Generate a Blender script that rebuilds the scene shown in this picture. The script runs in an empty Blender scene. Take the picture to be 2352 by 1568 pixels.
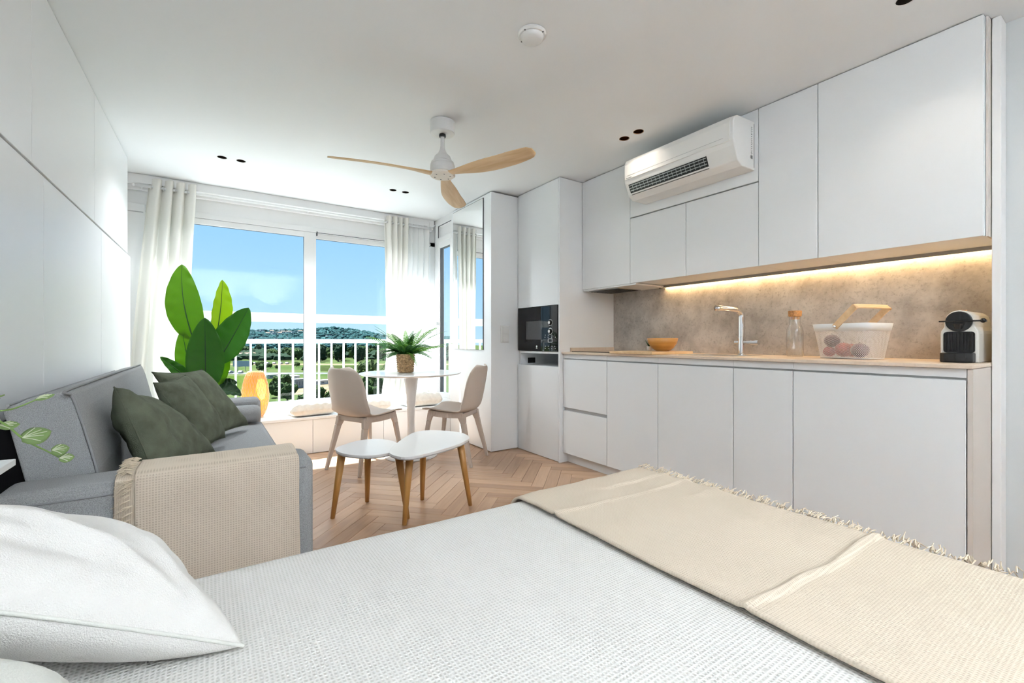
import bpy, bmesh, math, random
from mathutils import Vector, Matrix, noise
random.seed(7)
scene = bpy.context.scene
C = scene.collection

# ------------------------------------------------------------------ camera
cam_d = bpy.data.cameras.new('camera')
cam_d.sensor_width = 36.0
cam_d.lens = 36.0 * 1038.0 / 2352.0
cam_d.shift_y = -2.0 / 2352.0
cam_d.clip_start = 0.02
cam_d.clip_end = 6000
cam = bpy.data.objects.new('camera', cam_d)
C.objects.link(cam)
cam.location = (0, 0, 1.025)
cam.rotation_euler = (math.radians(90), 0, -math.radians(33.919))
scene.camera = cam

# ------------------------------------------------------------------ world, sun, exposure
w = bpy.data.worlds.new('sky'); scene.world = w
w.use_nodes = True
nt = w.node_tree
for n in list(nt.nodes): nt.nodes.remove(n)
tc = nt.nodes.new('ShaderNodeTexCoord')
sp = nt.nodes.new('ShaderNodeSeparateXYZ')
cr = nt.nodes.new('ShaderNodeValToRGB')
bg = nt.nodes.new('ShaderNodeBackground')
wo = nt.nodes.new('ShaderNodeOutputWorld')
nt.links.new(tc.outputs['Generated'], sp.inputs[0])
nt.links.new(sp.outputs['Z'], cr.inputs[0])
nt.links.new(cr.outputs[0], bg.inputs[0])
nt.links.new(bg.outputs[0], wo.inputs[0])
els = cr.color_ramp.elements
els[0].position = 0.0; els[0].color = (0.56, 0.80, 1.0, 1)
els[1].position = 1.0; els[1].color = (0.26, 0.50, 0.92, 1)
e = els.new(0.07); e.color = (0.46, 0.74, 1.0, 1)
e = els.new(0.22); e.color = (0.33, 0.62, 1.0, 1)
bg.inputs[1].default_value = 0.493

sun_d = bpy.data.lights.new('sun', 'SUN')
sun_d.energy = 14.0
sun_d.angle = math.radians(0.55)
sun_d.color = (0.92, 0.97, 1.0)
sun = bpy.data.objects.new('sun', sun_d); C.objects.link(sun)
sun.rotation_euler = Vector((0.28, -0.55, -1.0)).to_track_quat('-Z', 'Y').to_euler()
sun.location = (-2, 9, 8)
SPOT_WINDOW, SPOT_KITCHEN, SPOT_FILL, FILL_UPLIGHT = 12.0, 1.2, 0.8, 114.0

vs = scene.view_settings
vs.view_transform = 'Standard'
try: vs.look = 'None'
except Exception: pass
vs.exposure = 1.24
vs.gamma = 1.0
vs.use_curve_mapping = False
scene.cycles.caustics_reflective = False
scene.cycles.caustics_refractive = False
scene.cycles.diffuse_bounces = 5
scene.cycles.glossy_bounces = 3
scene.cycles.transmission_bounces = 4
scene.cycles.max_bounces = 7
scene.cycles.transparent_max_bounces = 10
scene.cycles.use_adaptive_sampling = True
scene.cycles.adaptive_threshold = 0.04
scene.cycles.adaptive_min_samples = 24

# ------------------------------------------------------------------ materials
def mat(name, col, rough=0.5, spec=0.5, metal=0.0, noise_amt=0.0, noise_scale=8.0, bump=0.0, bump_scale=200.0,
        stretch=(1, 1, 1), emit=None, emit_s=0.0, coat=0.0, detail=4.0, col2=None):
    m = bpy.data.materials.new(name); m.use_nodes = True
    t = m.node_tree; b = t.nodes['Principled BSDF']
    b.inputs['Base Color'].default_value = (*col, 1)
    b.inputs['Roughness'].default_value = rough
    b.inputs['Metallic'].default_value = metal
    b.inputs['Specular IOR Level'].default_value = spec
    if coat: b.inputs['Coat Weight'].default_value = coat
    if emit:
        b.inputs['Emission Color'].default_value = (*emit, 1)
        b.inputs['Emission Strength'].default_value = emit_s
    if noise_amt or bump or col2:
        tcn = t.nodes.new('ShaderNodeTexCoord'); mp = t.nodes.new('ShaderNodeMapping')
        mp.inputs['Scale'].default_value = stretch
        t.links.new(tcn.outputs['Object'], mp.inputs[0])
    if noise_amt or col2:
        nz = t.nodes.new('ShaderNodeTexNoise'); nz.inputs['Scale'].default_value = noise_scale
        nz.inputs['Detail'].default_value = detail
        t.links.new(mp.outputs[0], nz.inputs['Vector'])
        mx = t.nodes.new('ShaderNodeValToRGB')
        c2 = col2 or tuple(max(0, c * (1 - noise_amt)) for c in col)
        c1 = col if col2 else tuple(min(1, c * (1 + noise_amt)) for c in col)
        mx.color_ramp.elements[0].position = 0.32; mx.color_ramp.elements[0].color = (*c2, 1)
        mx.color_ramp.elements[1].position = 0.68; mx.color_ramp.elements[1].color = (*c1, 1)
        t.links.new(nz.outputs['Fac'], mx.inputs[0])
        t.links.new(mx.outputs[0], b.inputs['Base Color'])
    if bump:
        n2 = t.nodes.new('ShaderNodeTexNoise'); n2.inputs['Scale'].default_value = bump_scale
        n2.inputs['Detail'].default_value = 3
        t.links.new(mp.outputs[0], n2.inputs['Vector'])
        bp = t.nodes.new('ShaderNodeBump'); bp.inputs['Strength'].default_value = bump
        bp.inputs['Distance'].default_value = 0.01
        t.links.new(n2.outputs['Fac'], bp.inputs['Height'])
        t.links.new(bp.outputs[0], b.inputs['Normal'])
    return m

def weave_mat(name, col, col2, sx, sy, bump=0.5, rough=0.9, axes='XY', transl=0.0, mode='mul', pw=1.0):
    """cloth with a regular woven relief, in object coordinates"""
    m = bpy.data.materials.new(name); m.use_nodes = True
    t = m.node_tree; b = t.nodes['Principled BSDF']
    b.inputs['Roughness'].default_value = rough
    b.inputs['Specular IOR Level'].default_value = 0.15
    tcn = t.nodes.new('ShaderNodeTexCoord'); sx_ = t.nodes.new('ShaderNodeSeparateXYZ')
    t.links.new(tcn.outputs['Object'], sx_.inputs[0])
    def wave(axis, k):
        mu = t.nodes.new('ShaderNodeMath'); mu.operation = 'MULTIPLY'; mu.inputs[1].default_value = 2 * math.pi / k
        t.links.new(sx_.outputs[axis], mu.inputs[0])
        s = t.nodes.new('ShaderNodeMath'); s.operation = 'SINE'; t.links.new(mu.outputs[0], s.inputs[0])
        a = t.nodes.new('ShaderNodeMath'); a.operation = 'MULTIPLY_ADD'; a.inputs[1].default_value = 0.5; a.inputs[2].default_value = 0.5
        t.links.new(s.outputs[0], a.inputs[0]); return a
    a = wave(axes[0], sx); c = wave(axes[1], sy)
    mm = t.nodes.new('ShaderNodeMath'); mm.operation = 'MULTIPLY' if mode == 'mul' else 'MAXIMUM'
    t.links.new(a.outputs[0], mm.inputs[0]); t.links.new(c.outputs[0], mm.inputs[1])
    nz = t.nodes.new('ShaderNodeTexNoise'); nz.inputs['Scale'].default_value = 5.0
    t.links.new(tcn.outputs['Object'], nz.inputs['Vector'])
    ad = t.nodes.new('ShaderNodeMath'); ad.operation = 'MULTIPLY_ADD'; ad.inputs[1].default_value = 0.35; ad.inputs[2].default_value = -0.17
    t.links.new(nz.outputs['Fac'], ad.inputs[0])
    su = t.nodes.new('ShaderNodeMath'); su.operation = 'ADD'; su.use_clamp = True
    t.links.new(mm.outputs[0], su.inputs[0]); t.links.new(ad.outputs[0], su.inputs[1])
    mx = t.nodes.new('ShaderNodeMix'); mx.data_type = 'RGBA'
    mx.inputs['A'].default_value = (*col, 1); mx.inputs['B'].default_value = (*col2, 1)
    t.links.new(su.outputs[0], mx.inputs['Factor'])
    t.links.new(mx.outputs['Result'], b.inputs['Base Color'])
    bp = t.nodes.new('ShaderNodeBump'); bp.inputs['Strength'].default_value = bump; bp.inputs['Distance'].default_value = 0.004
    bp.invert = True
    t.links.new(mm.outputs[0], bp.inputs['Height']); t.links.new(bp.outputs[0], b.inputs['Normal'])
    return m

def translucent_mat(name, col, trans_col, f=0.5, vein=None, gloss=0.0):
    m = bpy.data.materials.new(name); m.use_nodes = True
    t = m.node_tree
    out = t.nodes['Material Output']; b = t.nodes['Principled BSDF']
    b.inputs['Base Color'].default_value = (*col, 1)
    b.inputs['Roughness'].default_value = 0.45 if gloss else 0.9
    b.inputs['Specular IOR Level'].default_value = 0.4 if gloss else 0.1
    tr = t.nodes.new('ShaderNodeBsdfTranslucent'); tr.inputs[0].default_value = (*trans_col, 1)
    mx = t.nodes.new('ShaderNodeMixShader'); mx.inputs[0].default_value = f
    t.links.new(b.outputs[0], mx.inputs[1]); t.links.new(tr.outputs[0], mx.inputs[2])
    t.links.new(mx.outputs[0], out.inputs[0])
    if vein:
        uv = t.nodes.new('ShaderNodeUVMap'); wv = t.nodes.new('ShaderNodeTexWave')
        wv.wave_type = 'BANDS'; wv.bands_direction = 'Y'; wv.inputs['Scale'].default_value = vein
        wv.inputs['Distortion'].default_value = 1.2
        t.links.new(uv.outputs[0], wv.inputs['Vector'])
        bp = t.nodes.new('ShaderNodeBump'); bp.inputs['Strength'].default_value = 0.35; bp.inputs['Distance'].default_value = 0.004
        t.links.new(wv.outputs['Fac'], bp.inputs['Height'])
        t.links.new(bp.outputs[0], b.inputs['Normal']); t.links.new(bp.outputs[0], tr.inputs['Normal'])
    return m

def glass_mat(name, tint=(0.96, 0.985, 0.98), refl=0.5, pwr=4.0, add=0.03):
    m = bpy.data.materials.new(name); m.use_nodes = True
    t = m.node_tree
    for n in list(t.nodes):
        if n.type == 'BSDF_PRINCIPLED': t.nodes.remove(n)
    out = t.nodes['Material Output']
    tr = t.nodes.new('ShaderNodeBsdfTransparent'); tr.inputs[0].default_value = (*tint, 1)
    gl = t.nodes.new('ShaderNodeBsdfGlossy'); gl.inputs['Roughness'].default_value = 0.01
    fr = t.nodes.new('ShaderNodeLayerWeight'); fr.inputs[0].default_value = 0.5
    pw_ = t.nodes.new('ShaderNodeMath'); pw_.operation = 'POWER'; pw_.inputs[1].default_value = pwr
    t.links.new(fr.outputs['Facing'], pw_.inputs[0])
    mu = t.nodes.new('ShaderNodeMath'); mu.operation = 'MULTIPLY_ADD'; mu.inputs[1].default_value = refl; mu.inputs[2].default_value = add * refl
    t.links.new(pw_.outputs[0], mu.inputs[0])
    mx = t.nodes.new('ShaderNodeMixShader')
    t.links.new(mu.outputs[0], mx.inputs[0]); t.links.new(tr.outputs[0], mx.inputs[1]); t.links.new(gl.outputs[0], mx.inputs[2])
    t.links.new(mx.outputs[0], out.inputs[0])
    return m

def stone_mat(name, a, b_, c_, scale=3.0):
    m = bpy.data.materials.new(name); m.use_nodes = True
    t = m.node_tree; b = t.nodes['Principled BSDF']
    b.inputs['Roughness'].default_value = 0.55
    tcn = t.nodes.new('ShaderNodeTexCoord')
    n1 = t.nodes.new('ShaderNodeTexNoise'); n1.inputs['Scale'].default_value = scale; n1.inputs['Detail'].default_value = 9; n1.inputs['Roughness'].default_value = 0.68
    n1.inputs['Distortion'].default_value = 0.15
    n2 = t.nodes.new('ShaderNodeTexNoise'); n2.inputs['Scale'].default_value = scale * 11; n2.inputs['Detail'].default_value = 6
    n2.inputs['Roughness'].default_value = 0.7
    for n in (n1, n2): t.links.new(tcn.outputs['Object'], n.inputs['Vector'])
    r1 = t.nodes.new('ShaderNodeValToRGB'); r1.color_ramp.elements[0].position = 0.36; r1.color_ramp.elements[1].position = 0.62
    r1.color_ramp.elements[0].color = (*a, 1); r1.color_ramp.elements[1].color = (*b_, 1)
    t.links.new(n1.outputs['Fac'], r1.inputs[0])
    r2 = t.nodes.new('ShaderNodeValToRGB'); r2.color_ramp.elements[0].position = 0.53; r2.color_ramp.elements[1].position = 0.76
    r2.color_ramp.elements[0].color = (0, 0, 0, 1); r2.color_ramp.elements[1].color = (0.75, 0.75, 0.75, 1)
    t.links.new(n2.outputs['Fac'], r2.inputs[0])
    mx = t.nodes.new('ShaderNodeMix'); mx.data_type = 'RGBA'
    mx.inputs['B'].default_value = (*c_, 1)
    t.links.new(r2.outputs[0], mx.inputs['Factor']); t.links.new(r1.outputs[0], mx.inputs['A'])
    t.links.new(mx.outputs['Result'], b.inputs['Base Color'])
    return m

def plank_mat(name):
    m = bpy.data.materials.new(name); m.use_nodes = True
    t = m.node_tree; b = t.nodes['Principled BSDF']
    b.inputs['Roughness'].default_value = 0.34
    tcn = t.nodes.new('ShaderNodeTexCoord'); mp = t.nodes.new('ShaderNodeMapping')
    oi = t.nodes.new('ShaderNodeObjectInfo')
    mp.inputs['Scale'].default_value = (3, 34, 34)
    t.links.new(tcn.outputs['Object'], mp.inputs[0])
    ad = t.nodes.new('ShaderNodeVectorMath'); ad.operation = 'ADD'
    cb = t.nodes.new('ShaderNodeCombineXYZ')
    mu = t.nodes.new('ShaderNodeMath'); mu.operation = 'MULTIPLY'; mu.inputs[1].default_value = 70
    t.links.new(oi.outputs['Random'], mu.inputs[0])
    for i in range(3): t.links.new(mu.outputs[0], cb.inputs[i])
    t.links.new(mp.outputs[0], ad.inputs[0]); t.links.new(cb.outputs[0], ad.inputs[1])
    nz = t.nodes.new('ShaderNodeTexNoise'); nz.inputs['Scale'].default_value = 1.0; nz.inputs['Detail'].default_value = 6; nz.inputs['Distortion'].default_value = 0.6
    t.links.new(ad.outputs[0], nz.inputs['Vector'])
    su = t.nodes.new('ShaderNodeMath'); su.operation = 'MULTIPLY_ADD'; su.inputs[1].default_value = 0.42
    t.links.new(oi.outputs['Random'], su.inputs[0]); 
    s2 = t.nodes.new('ShaderNodeMath'); s2.operation = 'MULTIPLY'; s2.inputs[1].default_value = 0.6
    t.links.new(nz.outputs['Fac'], s2.inputs[0]); t.links.new(s2.outputs[0], su.inputs[2])
    r = t.nodes.new('ShaderNodeValToRGB')
    r.color_ramp.elements[0].position = 0.18; r.color_ramp.elements[0].color = (0.36, 0.215, 0.125, 1)
    r.color_ramp.elements[1].position = 0.80; r.color_ramp.elements[1].color = (0.60, 0.40, 0.26, 1)
    e = r.color_ramp.elements.new(0.48); e.color = (0.48, 0.30, 0.185, 1)
    t.links.new(su.outputs[0], r.inputs[0]); t.links.new(r.outputs[0], b.inputs['Base Color'])
    return m

def wood_mat(name, c1, c2, scale=(2, 2, 30), rough=0.45, nscale=2.0):
    return mat(name, c1, rough=rough, col2=c2, noise_scale=nscale, stretch=scale, detail=6, noise_amt=0.1)

def mesh_basket_mat(name, col, cell=0.006, hole=0.62, axes=('Y', 'Z', 'X')):
    """perforated sheet metal: holes are open"""
    m = bpy.data.materials.new(name); m.use_nodes = True
    t = m.node_tree; b = t.nodes['Principled BSDF']; out = t.nodes['Material Output']
    b.inputs['Base Color'].default_value = (*col, 1); b.inputs['Roughness'].default_value = 0.5
    uv = t.nodes.new('ShaderNodeUVMap'); sx_ = t.nodes.new('ShaderNodeSeparateXYZ')
    t.links.new(uv.outputs[0], sx_.inputs[0])
    ws = []
    for k, (i, j, sgn) in enumerate(((0, 1, 1), (0, 1, -1))):
        a = t.nodes.new('ShaderNodeMath'); a.operation = 'MULTIPLY_ADD'; a.inputs[1].default_value = sgn
        t.links.new(sx_.outputs[1], a.inputs[0]); t.links.new(sx_.outputs[0], a.inputs[2])
        mu = t.nodes.new('ShaderNodeMath'); mu.operation = 'MULTIPLY'; mu.inputs[1].default_value = 2 * math.pi / cell
        t.links.new(a.outputs[0], mu.inputs[0])
        s = t.nodes.new('ShaderNodeMath'); s.operation = 'COSINE'; t.links.new(mu.outputs[0], s.inputs[0]); ws.append(s)
    ad = t.nodes.new('ShaderNodeMath'); ad.operation = 'ADD'
    t.links.new(ws[0].outputs[0], ad.inputs[0]); t.links.new(ws[1].outputs[0], ad.inputs[1])
    gt = t.nodes.new('ShaderNodeMath'); gt.operation = 'GREATER_THAN'; gt.inputs[1].default_value = hole
    t.links.new(ad.outputs[0], gt.inputs[0])
    tr = t.nodes.new('ShaderNodeBsdfTransparent'); mx = t.nodes.new('ShaderNodeMixShader')
    t.links.new(gt.outputs[0], mx.inputs[0]); t.links.new(b.outputs[0], mx.inputs[1]); t.links.new(tr.outputs[0], mx.inputs[2])
    t.links.new(mx.outputs[0], out.inputs[0])
    return m

M = {}
M['white'] = mat('white_paint', (0.87, 0.87, 0.87), rough=0.7, spec=0.3)
M['wall_grey'] = mat('wall_grey_dimmed', (0.64, 0.655, 0.655), rough=0.7, spec=0.3)  # greyed to stand in for the weaker light on the right wall
M['ceiling'] = mat('ceiling_paint', (0.865, 0.885, 0.90), rough=0.8, spec=0.2)
M['panel'] = mat('white_panel', (0.85, 0.86, 0.875), rough=0.38, spec=0.45)
M['cab'] = mat('cabinet_white', (0.835, 0.85, 0.865), rough=0.5, spec=0.35)
M['cab_in'] = mat('cabinet_gap_shade', (0.50, 0.50, 0.50), rough=0.5)  # darkened so the gaps between cabinet fronts look shaded
M['frame'] = mat('window_frame_white', (0.84, 0.84, 0.84), rough=0.35)
M['gasket'] = mat('gasket', (0.08, 0.085, 0.09), rough=0.6)
M['glass'] = glass_mat('pane_glass')
M['bottle_glass'] = glass_mat('bottle_glass', (0.97, 0.98, 0.98), 0.9, 1.8, 0.08)
M['mirror'] = mat('mirror', (0.92, 0.93, 0.92), rough=0.0, metal=1.0)
M['stone'] = stone_mat('beige_stone', (0.37, 0.325, 0.28), (0.60, 0.545, 0.485), (0.20, 0.165, 0.13), 5.0)
M['stone_top'] = stone_mat('worktop_stone', (0.66, 0.53, 0.41), (0.74, 0.61, 0.49), (0.58, 0.45, 0.34), 5.0)
M['side_panel'] = mat('taupe_side', (0.63, 0.57, 0.52), rough=0.55)
M['plank'] = plank_mat('oak_plank')
M['sub'] = mat('subfloor', (0.12, 0.075, 0.04), rough=0.9)
M['black_glass'] = mat('black_glass', (0.006, 0.006, 0.008), rough=0.03, spec=0.35)
M['window_dark'] = mat('oven_window', (0.055, 0.055, 0.058), rough=0.08)
M['black'] = mat('black_plastic', (0.007, 0.007, 0.008), rough=0.35)
M['gap_shade'] = mat('gap_shade_black', (0.010, 0.010, 0.011), rough=0.9, spec=0.1)
M['print'] = mat('white_print', (0.75, 0.75, 0.75), rough=0.5)
M['grey_print'] = mat('grey_print', (0.16, 0.16, 0.16), rough=0.6)
M['chrome'] = mat('chrome', (0.80, 0.80, 0.81), rough=0.10, metal=1.0)
M['steel'] = mat('steel', (0.42, 0.42, 0.42), rough=0.3, metal=1.0)
M['copper'] = mat('copper', (0.42, 0.25, 0.12), rough=0.25, metal=1.0)
M['darkcup'] = mat('dark_cup', (0.05, 0.042, 0.035), rough=0.4, metal=0.5)
M['sofa'] = mat('grey_sofa_fabric', (0.335, 0.34, 0.345), rough=0.95, spec=0.1, noise_amt=0.26, noise_scale=520, detail=2, bump=0.2, bump_scale=700)
M['sofa_seam'] = mat('sofa_piping', (0.27, 0.275, 0.28), rough=0.95, spec=0.1)
M['green'] = mat('olive_cloth', (0.12, 0.133, 0.095), rough=0.95, spec=0.1, noise_amt=0.22, noise_scale=14, bump=0.35, bump_scale=300, stretch=(1, 1, 1))
M['throw'] = weave_mat('beige_throw', (0.70, 0.60, 0.49), (0.55, 0.455, 0.36), 0.0075, 0.0075, bump=0.35, axes='XZ')
M['throw_bed'] = weave_mat('bed_throw', (0.66, 0.565, 0.455), (0.57, 0.475, 0.37), 0.0055, 0.0055, bump=0.3, axes='XY')
M['thread'] = mat('thread', (0.66, 0.56, 0.43), rough=0.95, spec=0.1)
M['spread'] = weave_mat('white_waffle', (0.80, 0.78, 0.745), (0.66, 0.64, 0.595), 0.0064, 0.0074, bump=0.5, axes='XY')
M['pillow'] = mat('white_pillowcase', (0.80, 0.775, 0.745), rough=0.9, spec=0.12, bump=0.35, bump_scale=500)
M['pillow2'] = mat('ivory_pillowcase', (0.74, 0.74, 0.69), rough=0.9, spec=0.12, bump=0.25, bump_scale=500)
M['seatpad'] = mat('cream_cotton', (0.80, 0.765, 0.70), rough=0.95, spec=0.1, noise_amt=0.06, noise_scale=30)
M['chair'] = mat('beige_plastic', (0.56, 0.475, 0.41), rough=0.5, spec=0.3)
M['table_white'] = mat('table_white', (0.83, 0.83, 0.83), rough=0.3, coat=0.2)
M['table_edge'] = mat('table_edge', (0.42, 0.42, 0.42), rough=0.5)
M['leg_oak'] = wood_mat('leg_oak', (0.54, 0.285, 0.085), (0.41, 0.195, 0.05), (14, 14, 1.5))
M['fan_wood'] = wood_mat('fan_wood', (0.72, 0.52, 0.31), (0.58, 0.37, 0.18), (2, 22, 22), nscale=1.6)
M['fan_metal'] = mat('fan_white', (0.70, 0.695, 0.69), rough=0.45)
M['fan_pale'] = mat('fan_hub_cap', (0.80, 0.74, 0.66), rough=0.5)
M['bamboo'] = wood_mat('bamboo', (0.78, 0.56, 0.33), (0.66, 0.43, 0.22), (3, 26, 26), nscale=1.5)
M['bowl'] = wood_mat('bowl_wood', (0.58, 0.29, 0.07), (0.44, 0.19, 0.04), (2, 2, 34), rough=0.3, nscale=1.4)
M['cork'] = mat('cork', (0.50, 0.24, 0.085), rough=0.9, noise_amt=0.3, noise_scale=120)
M['rattan'] = mat('rattan', (0.52, 0.33, 0.17), rough=0.8, noise_amt=0.35, noise_scale=60, bump=0.9, bump_scale=90)
M['ac'] = mat('ac_white', (0.84, 0.835, 0.82), rough=0.35)
M['plastic_white'] = mat('white_plastic', (0.78, 0.78, 0.77), rough=0.4)
M['machine'] = mat('machine_cream', (0.74, 0.72, 0.67), rough=0.3)
M['lamp_shade'] = translucent_mat('bamboo_shade', (0.66, 0.40, 0.14), (0.90, 0.50, 0.13), 0.5)
M['bulb'] = mat('bulb', (1, 0.8, 0.5), emit=(1.0, 0.62, 0.24), emit_s=12)
M['led'] = mat('led_strip', (1, 0.9, 0.7), emit=(1.0, 0.70, 0.36), emit_s=12.5)
M['led_profile'] = mat('led_profile', (0.30, 0.28, 0.26), rough=0.4, metal=0.6)
M['curtain'] = translucent_mat('linen_curtain', (0.86, 0.84, 0.79), (0.80, 0.78, 0.73), 0.13)
M['sheer'] = translucent_mat('sheer_curtain', (0.90, 0.90, 0.89), (0.86, 0.86, 0.86), 0.16)
M['leaf_light'] = translucent_mat('leaf_light', (0.14, 0.30, 0.02), (0.34, 0.62, 0.02), 0.55, vein=22, gloss=1)
M['leaf_yellow'] = translucent_mat('leaf_yellow', (0.28, 0.42, 0.02), (0.62, 0.82, 0.03), 0.62, vein=22, gloss=1)
M['leaf_mid'] = translucent_mat('leaf_mid', (0.045, 0.17, 0.015), (0.14, 0.42, 0.02), 0.45, vein=22, gloss=1)
M['leaf_dark'] = translucent_mat('leaf_dark', (0.012, 0.055, 0.010), (0.03, 0.13, 0.012), 0.2, vein=22, gloss=1)
M['rib'] = mat('leaf_rib', (0.03, 0.09, 0.012), rough=0.5)
M['stem'] = mat('plant_stem', (0.20, 0.33, 0.08), rough=0.5)
M['fern_a'] = translucent_mat('fern_green', (0.05, 0.175, 0.04), (0.10, 0.30, 0.045), 0.3, gloss=1)
M['fern_b'] = translucent_mat('fern_bright', (0.10, 0.28, 0.035), (0.20, 0.45, 0.045), 0.35, gloss=1)
M['begonia'] = translucent_mat('begonia_leaf', (0.22, 0.33, 0.12), (0.3, 0.45, 0.12), 0.3, gloss=1)
M['begonia_vein'] = mat('begonia_vein', (0.62, 0.68, 0.45), rough=0.6)
M['soil'] = mat('soil', (0.03, 0.02, 0.015), rough=1.0)
M['ceramic'] = mat('white_ceramic', (0.80, 0.79, 0.77), rough=0.35)
M['pot_dark'] = mat('grey_pot', (0.10, 0.10, 0.10), rough=0.7)
M['basket_rim'] = mat('basket_rim', (0.80, 0.81, 0.81), rough=0.4)
M['basket_mesh'] = mesh_basket_mat('basket_mesh', (0.80, 0.77, 0.74), 0.0085, -0.25)
M['fruit_red'] = mat('red_skin', (0.40, 0.035, 0.035), rough=0.4, noise_amt=0.4, noise_scale=20)
M['fruit_plum'] = mat('plum_skin', (0.11, 0.04, 0.055), rough=0.4, noise_amt=0.3, noise_scale=20)
M['tree'] = mat('tree_leaves', (0.0291, 0.0509, 0.0145), rough=0.95, spec=0.1, noise_amt=0.5, noise_scale=0.9, bump=0.6, bump_scale=2.0)
M['tree_light'] = mat('tree_leaves_light', (0.047, 0.0705, 0.0192), rough=0.95, spec=0.1, noise_amt=0.5, noise_scale=0.9)
M['tree_dark'] = mat('tree_leaves_dark', (0.0125, 0.0285, 0.0137), rough=0.95, spec=0.1, noise_amt=0.5, noise_scale=0.6)
M['bark'] = mat('bark', (0.10, 0.07, 0.045), rough=0.95)
M['hill'] = mat('hazed_hill_pines', (0.0296, 0.0655, 0.0655), rough=1.0, spec=0.0, noise_amt=0.45, noise_scale=0.02, detail=8)  # distance haze is put into this colour as a blue tint
M['hill_far'] = mat('far_ridge', (0.0741, 0.1368, 0.171), rough=1.0, spec=0.0, noise_amt=0.2, noise_scale=0.01, detail=8)
M['ground'] = mat('scrub_ground', (0.0593, 0.0706, 0.0296), rough=1.0, spec=0.0, col2=(0.034, 0.057, 0.017), noise_scale=0.035, detail=10, noise_amt=0.3)
M['lawn'] = mat('lawn', (0.0376, 0.0594, 0.0119), rough=1.0, spec=0.0, noise_amt=0.15, noise_scale=0.1)
M['meadow'] = mat('dry_meadow', (0.03, 0.039, 0.014), rough=1.0, spec=0.0, noise_amt=0.3, noise_scale=0.08)
M['sand'] = mat('bare_sand', (0.1591, 0.1163, 0.0734), rough=1.0, spec=0.0, noise_amt=0.25, noise_scale=0.15)
M['road'] = mat('road', (0.0595, 0.0581, 0.056), rough=0.9)
M['bwall'] = mat('render_white', (0.42, 0.408, 0.384), rough=0.9)
M['bgrey'] = mat('render_grey', (0.2052, 0.2223, 0.2394), rough=0.8)
M['broof'] = mat('roof_tile', (0.228, 0.1254, 0.0798), rough=0.9)
M['bglass'] = mat('building_window', (0.10, 0.13, 0.16), rough=0.2)
M['board_blue'] = mat('billboard', (0.2394, 0.285, 0.3534), rough=0.7)
M['carpaint'] = mat('car_paint', (0.45, 0.45, 0.45), rough=0.35)
M['balcony'] = mat('balcony_render', (0.74, 0.72, 0.69), rough=0.9)
M['socket'] = mat('socket_black', (0.015, 0.015, 0.015), rough=0.5)

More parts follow.
